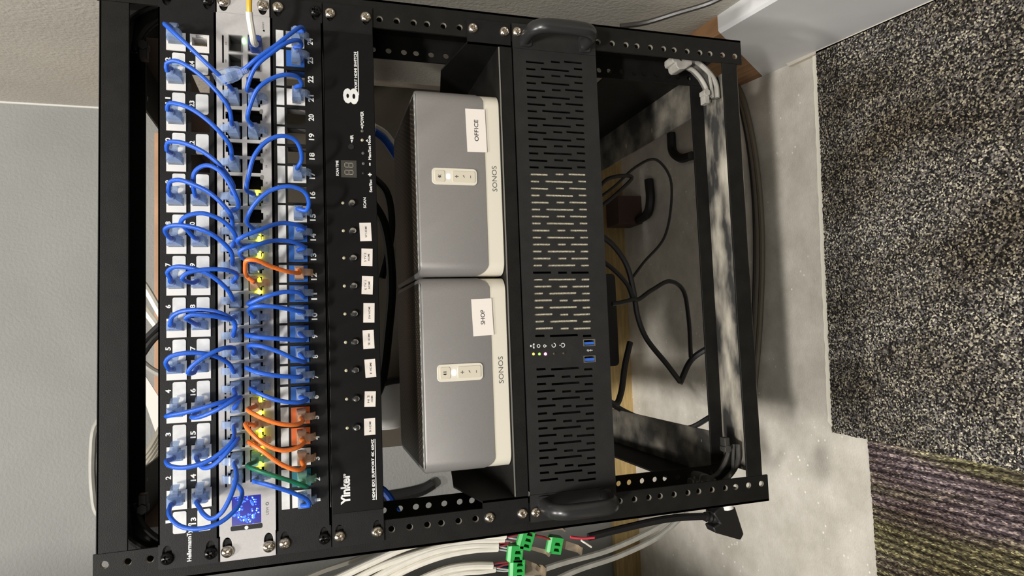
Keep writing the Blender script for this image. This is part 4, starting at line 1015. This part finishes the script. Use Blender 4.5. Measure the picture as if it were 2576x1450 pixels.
wire('wire_end', 'short white wire end beyond the red one', [(1462, 1360, 1, 34), (1488, 1377, 1, 34)], 1.1, WCAB, 'wire', 'loose wire ends', 3)
wire('wire_end', 'dark red wire end between green plugs', [(1330, 1345, 1, 32), (1365, 1352, 1, 30), (1385, 1358, 1, 30)], 1.2, mat('dark_red_wire', srgb(130, 40, 40), .4), 'wire', 'loose wire ends', 3)
# two grey cables and black lead with connector
wire('network_cable', 'upper of two parallel grey cables passing below the left rail', [(1240, 1480, 1, 150), (1400, 1422, 1, 150), (1530, 1385, 1, 150), (1640, 1335, 1, 150), (1716, 1288, 1, 150)], 3.6, GYCAB, 'cable', 'grey cables left of the rack')
wire('network_cable', 'lower of two parallel grey cables passing below the left rail', [(1300, 1510, 1, 160), (1440, 1440, 1, 160), (1560, 1398, 1, 160), (1660, 1348, 1, 160), (1728, 1288, 1, 160)], 3.6, GYCAB, 'cable', 'grey cables left of the rack')
o_ = unp(1800, 1300, 1, 90)
t = thing('black_connector', 'black cable plug hanging beside the lower left corner of the rack', 'plug', o_)
Yc = 90
pth = [unp(1480, 1352, 1, Yc), unp(1560, 1332, 1, Yc), unp(1680, 1306, 1, Yc), unp(1760, 1300, 1, Yc), unp(1786, 1300, 1, Yc)]
obj('cord', MB().tube(spline(pth, 4), 4.2, 10), KCAB, t)
sr = [unp(1772, 1300, 1, Yc), unp(1800, 1304, 1, Yc)]; obj('strain_relief', MB().tube([sr[0].lerp(sr[1], k / 6) for k in range(7)], [5.2, 6, 5.2, 6.2, 5.4, 6.6, 6.6], 12), KCAB, t)
ol = [(1795, 1293), (1812, 1276), (1850, 1276), (1872, 1345), (1864, 1360), (1800, 1342), (1794, 1328), (1812, 1318), (1806, 1310)]
q = [unp(u, v, 1, Yc - 9) for u, v in ol]; mb = MB(); mb.hexa(q, [p_ + Vector((0, 18, 0)) for p_ in q]); obj('shell', mb, mat('black_plug_shell', srgb(26, 25, 24), .45), t, bevel=1.5)
b1 = unp(1832, 1280, 1, Yc - 8); mb = MB(); mb.tube([b1, b1 + Vector((10, 0, 2))], 6.5, 16); obj('white_cap', mb, WPLA, t)
# black leads below the computer
GK = 'black leads under the rack'
KK = [([(1505, 500, 1, 300), (1545, 470, 1, 300), (1600, 420, 1, 300), (1650, 402, 1, 310), (1685, 445, 1, 320), (1688, 520, 1, 330), (1670, 600, 1, 340), (1620, 660, 1, 340), (1590, 700, 1, 330)], 2.2, 'thin black lead making a wide loop near the back wall'),
      ([(1500, 585, 1, 260), (1540, 615, 1, 260), (1575, 665, 1, 265), (1592, 725, 1, 270), (1605, 800, 1, 275), (1625, 850, 1, 280), (1680, 920, 1, 290), (1710, 960, 1, 300)], 4.2, 'thick black lead running from behind the computer to the floor bend'),
      ([(1710, 965, 1, 300), (1740, 905, 1, 300), (1790, 870, 1, 280)], 4.6, 'thick black lead rising from the floor bend behind the bottom channel'),
      ([(1505, 650, 1, 250), (1545, 680, 1, 255), (1580, 720, 1, 262), (1596, 755, 1, 268), (1640, 730, 1, 280), (1685, 708, 1, 290), (1718, 730, 1, 300), (1732, 800, 1, 305), (1738, 900, 1, 300)], 3.4, 'black lead arching over towards the bottom channel'),
      ([(1540, 765, 1, 260), (1570, 760, 1, 262), (1596, 752, 1, 265)], 3.2, 'short black lead joining the knot under the computer'),
      ([(1500, 480, 1, 240), (1530, 450, 1, 240), (1590, 446, 1, 250), (1560, 480, 1, 250), (1500, 530, 1, 240)], 2.8, 'black lead bent in a sharp zigzag under the computer'),
      ([(1585, 862, 1, 330), (1572, 920, 1, 320), (1562, 990, 1, 310), (1550, 1018, 1, 300), (1530, 1010, 1, 290)], 5.0, 'thick black lead curling down beside the left side arm'),
      ([(1540, 1018, 1, 300), (1580, 1040, 1, 310), (1640, 1062, 1, 330), (1730, 1078, 1, 330), (1790, 1048, 1, 300)], 4.2, 'black lead running along the left side arm')]
for way, r_, lab in KK: wire('power_lead', lab, way, r_, KCAB, 'cable', GK)
wire('thick_cable', 'thick black cable curved like a hook near the right side arm', [(1688, 335, 2, FLOOR + 9), (1692, 380, 2, FLOOR + 9), (1712, 398, 2, FLOOR + 9), (1740, 392, 2, FLOOR + 9)], 8.5, KCAB, 'cable', 'thick black hooked cables')
wire('thick_cable', 'thick black cable curved like a hook in front of the brown box', [(1632, 452, 2, FLOOR + 10), (1636, 500, 2, FLOOR + 10), (1630, 535, 2, FLOOR + 10), (1604, 555, 2, FLOOR + 10)], 9.5, KCAB, 'cable', 'thick black hooked cables')
c = unp(1556, 527, 1, 640); o = obj('brown_box', MB().box(c.x - 30, c.x + 30, 640, 700, FLOOR, c.z), mat('dark_brown_card', srgb(78, 58, 50), .7), org=c, bevel=1.5); top(o, 'small dark brown box near the wall behind the black leads', 'box')
b = pbox(1500, 1549, 690, 922, 340); mb = MB(); mb.rbox(b[0], b[1], b[2], b[3], 335, 375, 7)
o = obj('power_strip', mb, KCAB, org=((b[0] + b[1]) / 2, 350, b[2])); top(o, 'black rounded power strip edge showing just below the computer', 'power strip')
# grey coil on the floor just behind the bottom bar
GC = 'grey coil loops on the floor'
for i, (du, m_, lab) in enumerate(((0, GYCAB, 'outer'), (-12, GYCAB, 'middle'), (-20, KCAB, 'inner dark'))):
    way = [(1832, 190), (1862, 230), (1890, 330), (1910, 470), (1918, 620), (1914, 780), (1904, 920), (1890, 1040), (1876, 1120), (1850, 1160)]
    pts = [unp(u + du * (1 - abs(j - 4.5) / 9), v, 2, FLOOR + 8) for j, (u, v) in enumerate(way)]
    mb = MB(); mb.tube(spline(pts, 8), 4.2 - i * .5, 8)
    top(obj('coiled_cable', mb, mat('brown_grey_jacket', srgb(96, 88, 74), .6) if i < 2 else KCAB, org=pts[0]), lab + ' loop of the grey cable coil on the floor under the rack', 'cable', GC)
# black cable along the right wall
wire('wall_cable', 'black twin cable sagging across the beige wall at the top of the photo', [(1560, 66, 0, 268), (1620, 58, 0, 270), (1700, 34, 0, 274), (1790, 6, 0, 278), (1850, -25, 0, 282)], 3.0, mat('dark_wall_cable', srgb(52, 48, 44), .35), 'cable')
# behind the top gap
GT = 'cables behind the top bar'
for way, r_, m_, lab in (([(350, 700, 1, 300), (375, 738, 1, 300), (410, 800, 1, 300)], 4.5, WCAB, 'upper white cable seen in the gap above the panels'),
                         ([(350, 760, 1, 300), (380, 800, 1, 300), (410, 840, 1, 300)], 4.5, WCAB, 'lower white cable seen in the gap above the panels'),
                         ([(350, 870, 1, 280), (380, 840, 1, 280), (410, 810, 1, 280)], 4.0, KCAB, 'upper black cable seen in the gap above the panels'),
                         ([(350, 905, 1, 280), (385, 855, 1, 280), (415, 830, 1, 280)], 4.0, KCAB, 'lower black cable seen in the gap above the panels'),
                         ([(350, 905, 1, 320), (380, 930, 1, 320), (410, 945, 1, 320)], 4.0, GYCAB, 'grey cable with a dark clip in the gap above the panels')):
    wire('hanging_cable', lab, way, r_, m_, 'cable', GT)
for i in range(4):
    wire('grey_lead', 'grey lead, %s of the four fanned out below the white sheet' % ('first', 'second', 'third', 'last')[i], [(350, 1165 + 13 * i, 1, 260), (380, 1125 + 13 * i, 1, 260), (412, 1065 + 16 * i, 1, 265)], 3.8, mat('warm_grey_lead', srgb(140, 134, 120), .5), 'cable', 'fanned grey leads')
q = [unp(u, v, 1, 330) for u, v in ((355, 930), (400, 1000), (412, 1120), (398, 1108), (355, 985))]
mb = MB(); mb.hexa(q, [p_ + Vector((0, 2, 0)) for p_ in q]); o = obj('white_sheet', mb, PAPR, org=q[0]); top(o, 'white tapering sheet seen in the gap above the panels', 'sheet')
wire('loom_cable', 'pale cable pair bulging above the top bar of the rack', [(262, 1040, 1, 120), (240, 1075, 1, 120), (232, 1150, 1, 120), (234, 1230, 1, 120), (245, 1290, 1, 120), (270, 1310, 1, 120)], 3.2, GYCAB, 'cable', GT)
# between the video switch and the amplifiers
GM = 'leads behind the amplifiers'
DGB = mat('gap_shade_brown', srgb(60, 53, 42), 0.75, noise=0.15, nscale=12)  # dark panel added where the gap is only in shade
o = obj('gap_shade_panel', MB().box(-235, 345, 452, 470, -430, -52), DGB, org=(40, 460, -430), bevel=1); top(o, 'added dark panel standing in for shade behind the two amplifiers', 'board')
for way, r_, m_, lab in (([(940, 330, 1, 180), (965, 350, 1, 190), (1000, 400, 1, 200)], 4.5, BCAB, 'blue cable behind the OFFICE amplifier'),
                         ([(940, 318, 1, 185), (968, 335, 1, 195), (1000, 378, 1, 205)], 4.0, WCAB, 'white cable beside the blue one behind the OFFICE amplifier'),
                         ([(930, 500, 1, 240), (965, 560, 1, 240), (985, 700, 1, 240), (975, 850, 1, 240), (960, 960, 1, 240), (940, 1010, 1, 240)], 6, KCAB, 'long black cable bowed behind both amplifiers'),
                         ([(930, 440, 1, 260), (970, 480, 1, 260), (985, 560, 1, 260), (975, 640, 1, 260), (960, 700, 1, 260)], 5, KCAB, 'black cable behind the OFFICE amplifier near the SCAN button'),
                         ([(930, 985, 1, 250), (970, 962, 1, 250), (1010, 955, 1, 250)], 5, KCAB, 'black cable crossing behind the SHOP amplifier'),
                         ([(930, 1215, 1, 120), (965, 1235, 1, 120), (985, 1260, 1, 115), (1000, 1292, 1, 100)], 4, BCAB, 'blue cable dropping behind the left rail'),
                         ([(930, 1260, 1, 730), (1000, 1250, 1, 730), (1060, 1235, 1, 730), (1090, 1218, 1, 730)], 11, KCAB, 'thick black shape against the wall behind the left rail')):  # last entry: thick black shape lying on the back wall
    wire('rear_cable', lab, way, r_, m_, 'cable', GM)
c0, c1 = unp(975, 1030, 1, 330), unp(975, 1078, 1, 330)
o = obj('white_roll', MB().tube([(c1.x, 330, c1.z), (c1.x + 3, 330, c1.z), (c0.x + 40, 330, c0.z)], [16, 19, 19], 18), WPLA, org=c1); top(o, 'white rounded end of a fitting behind the video switch', 'fitting')
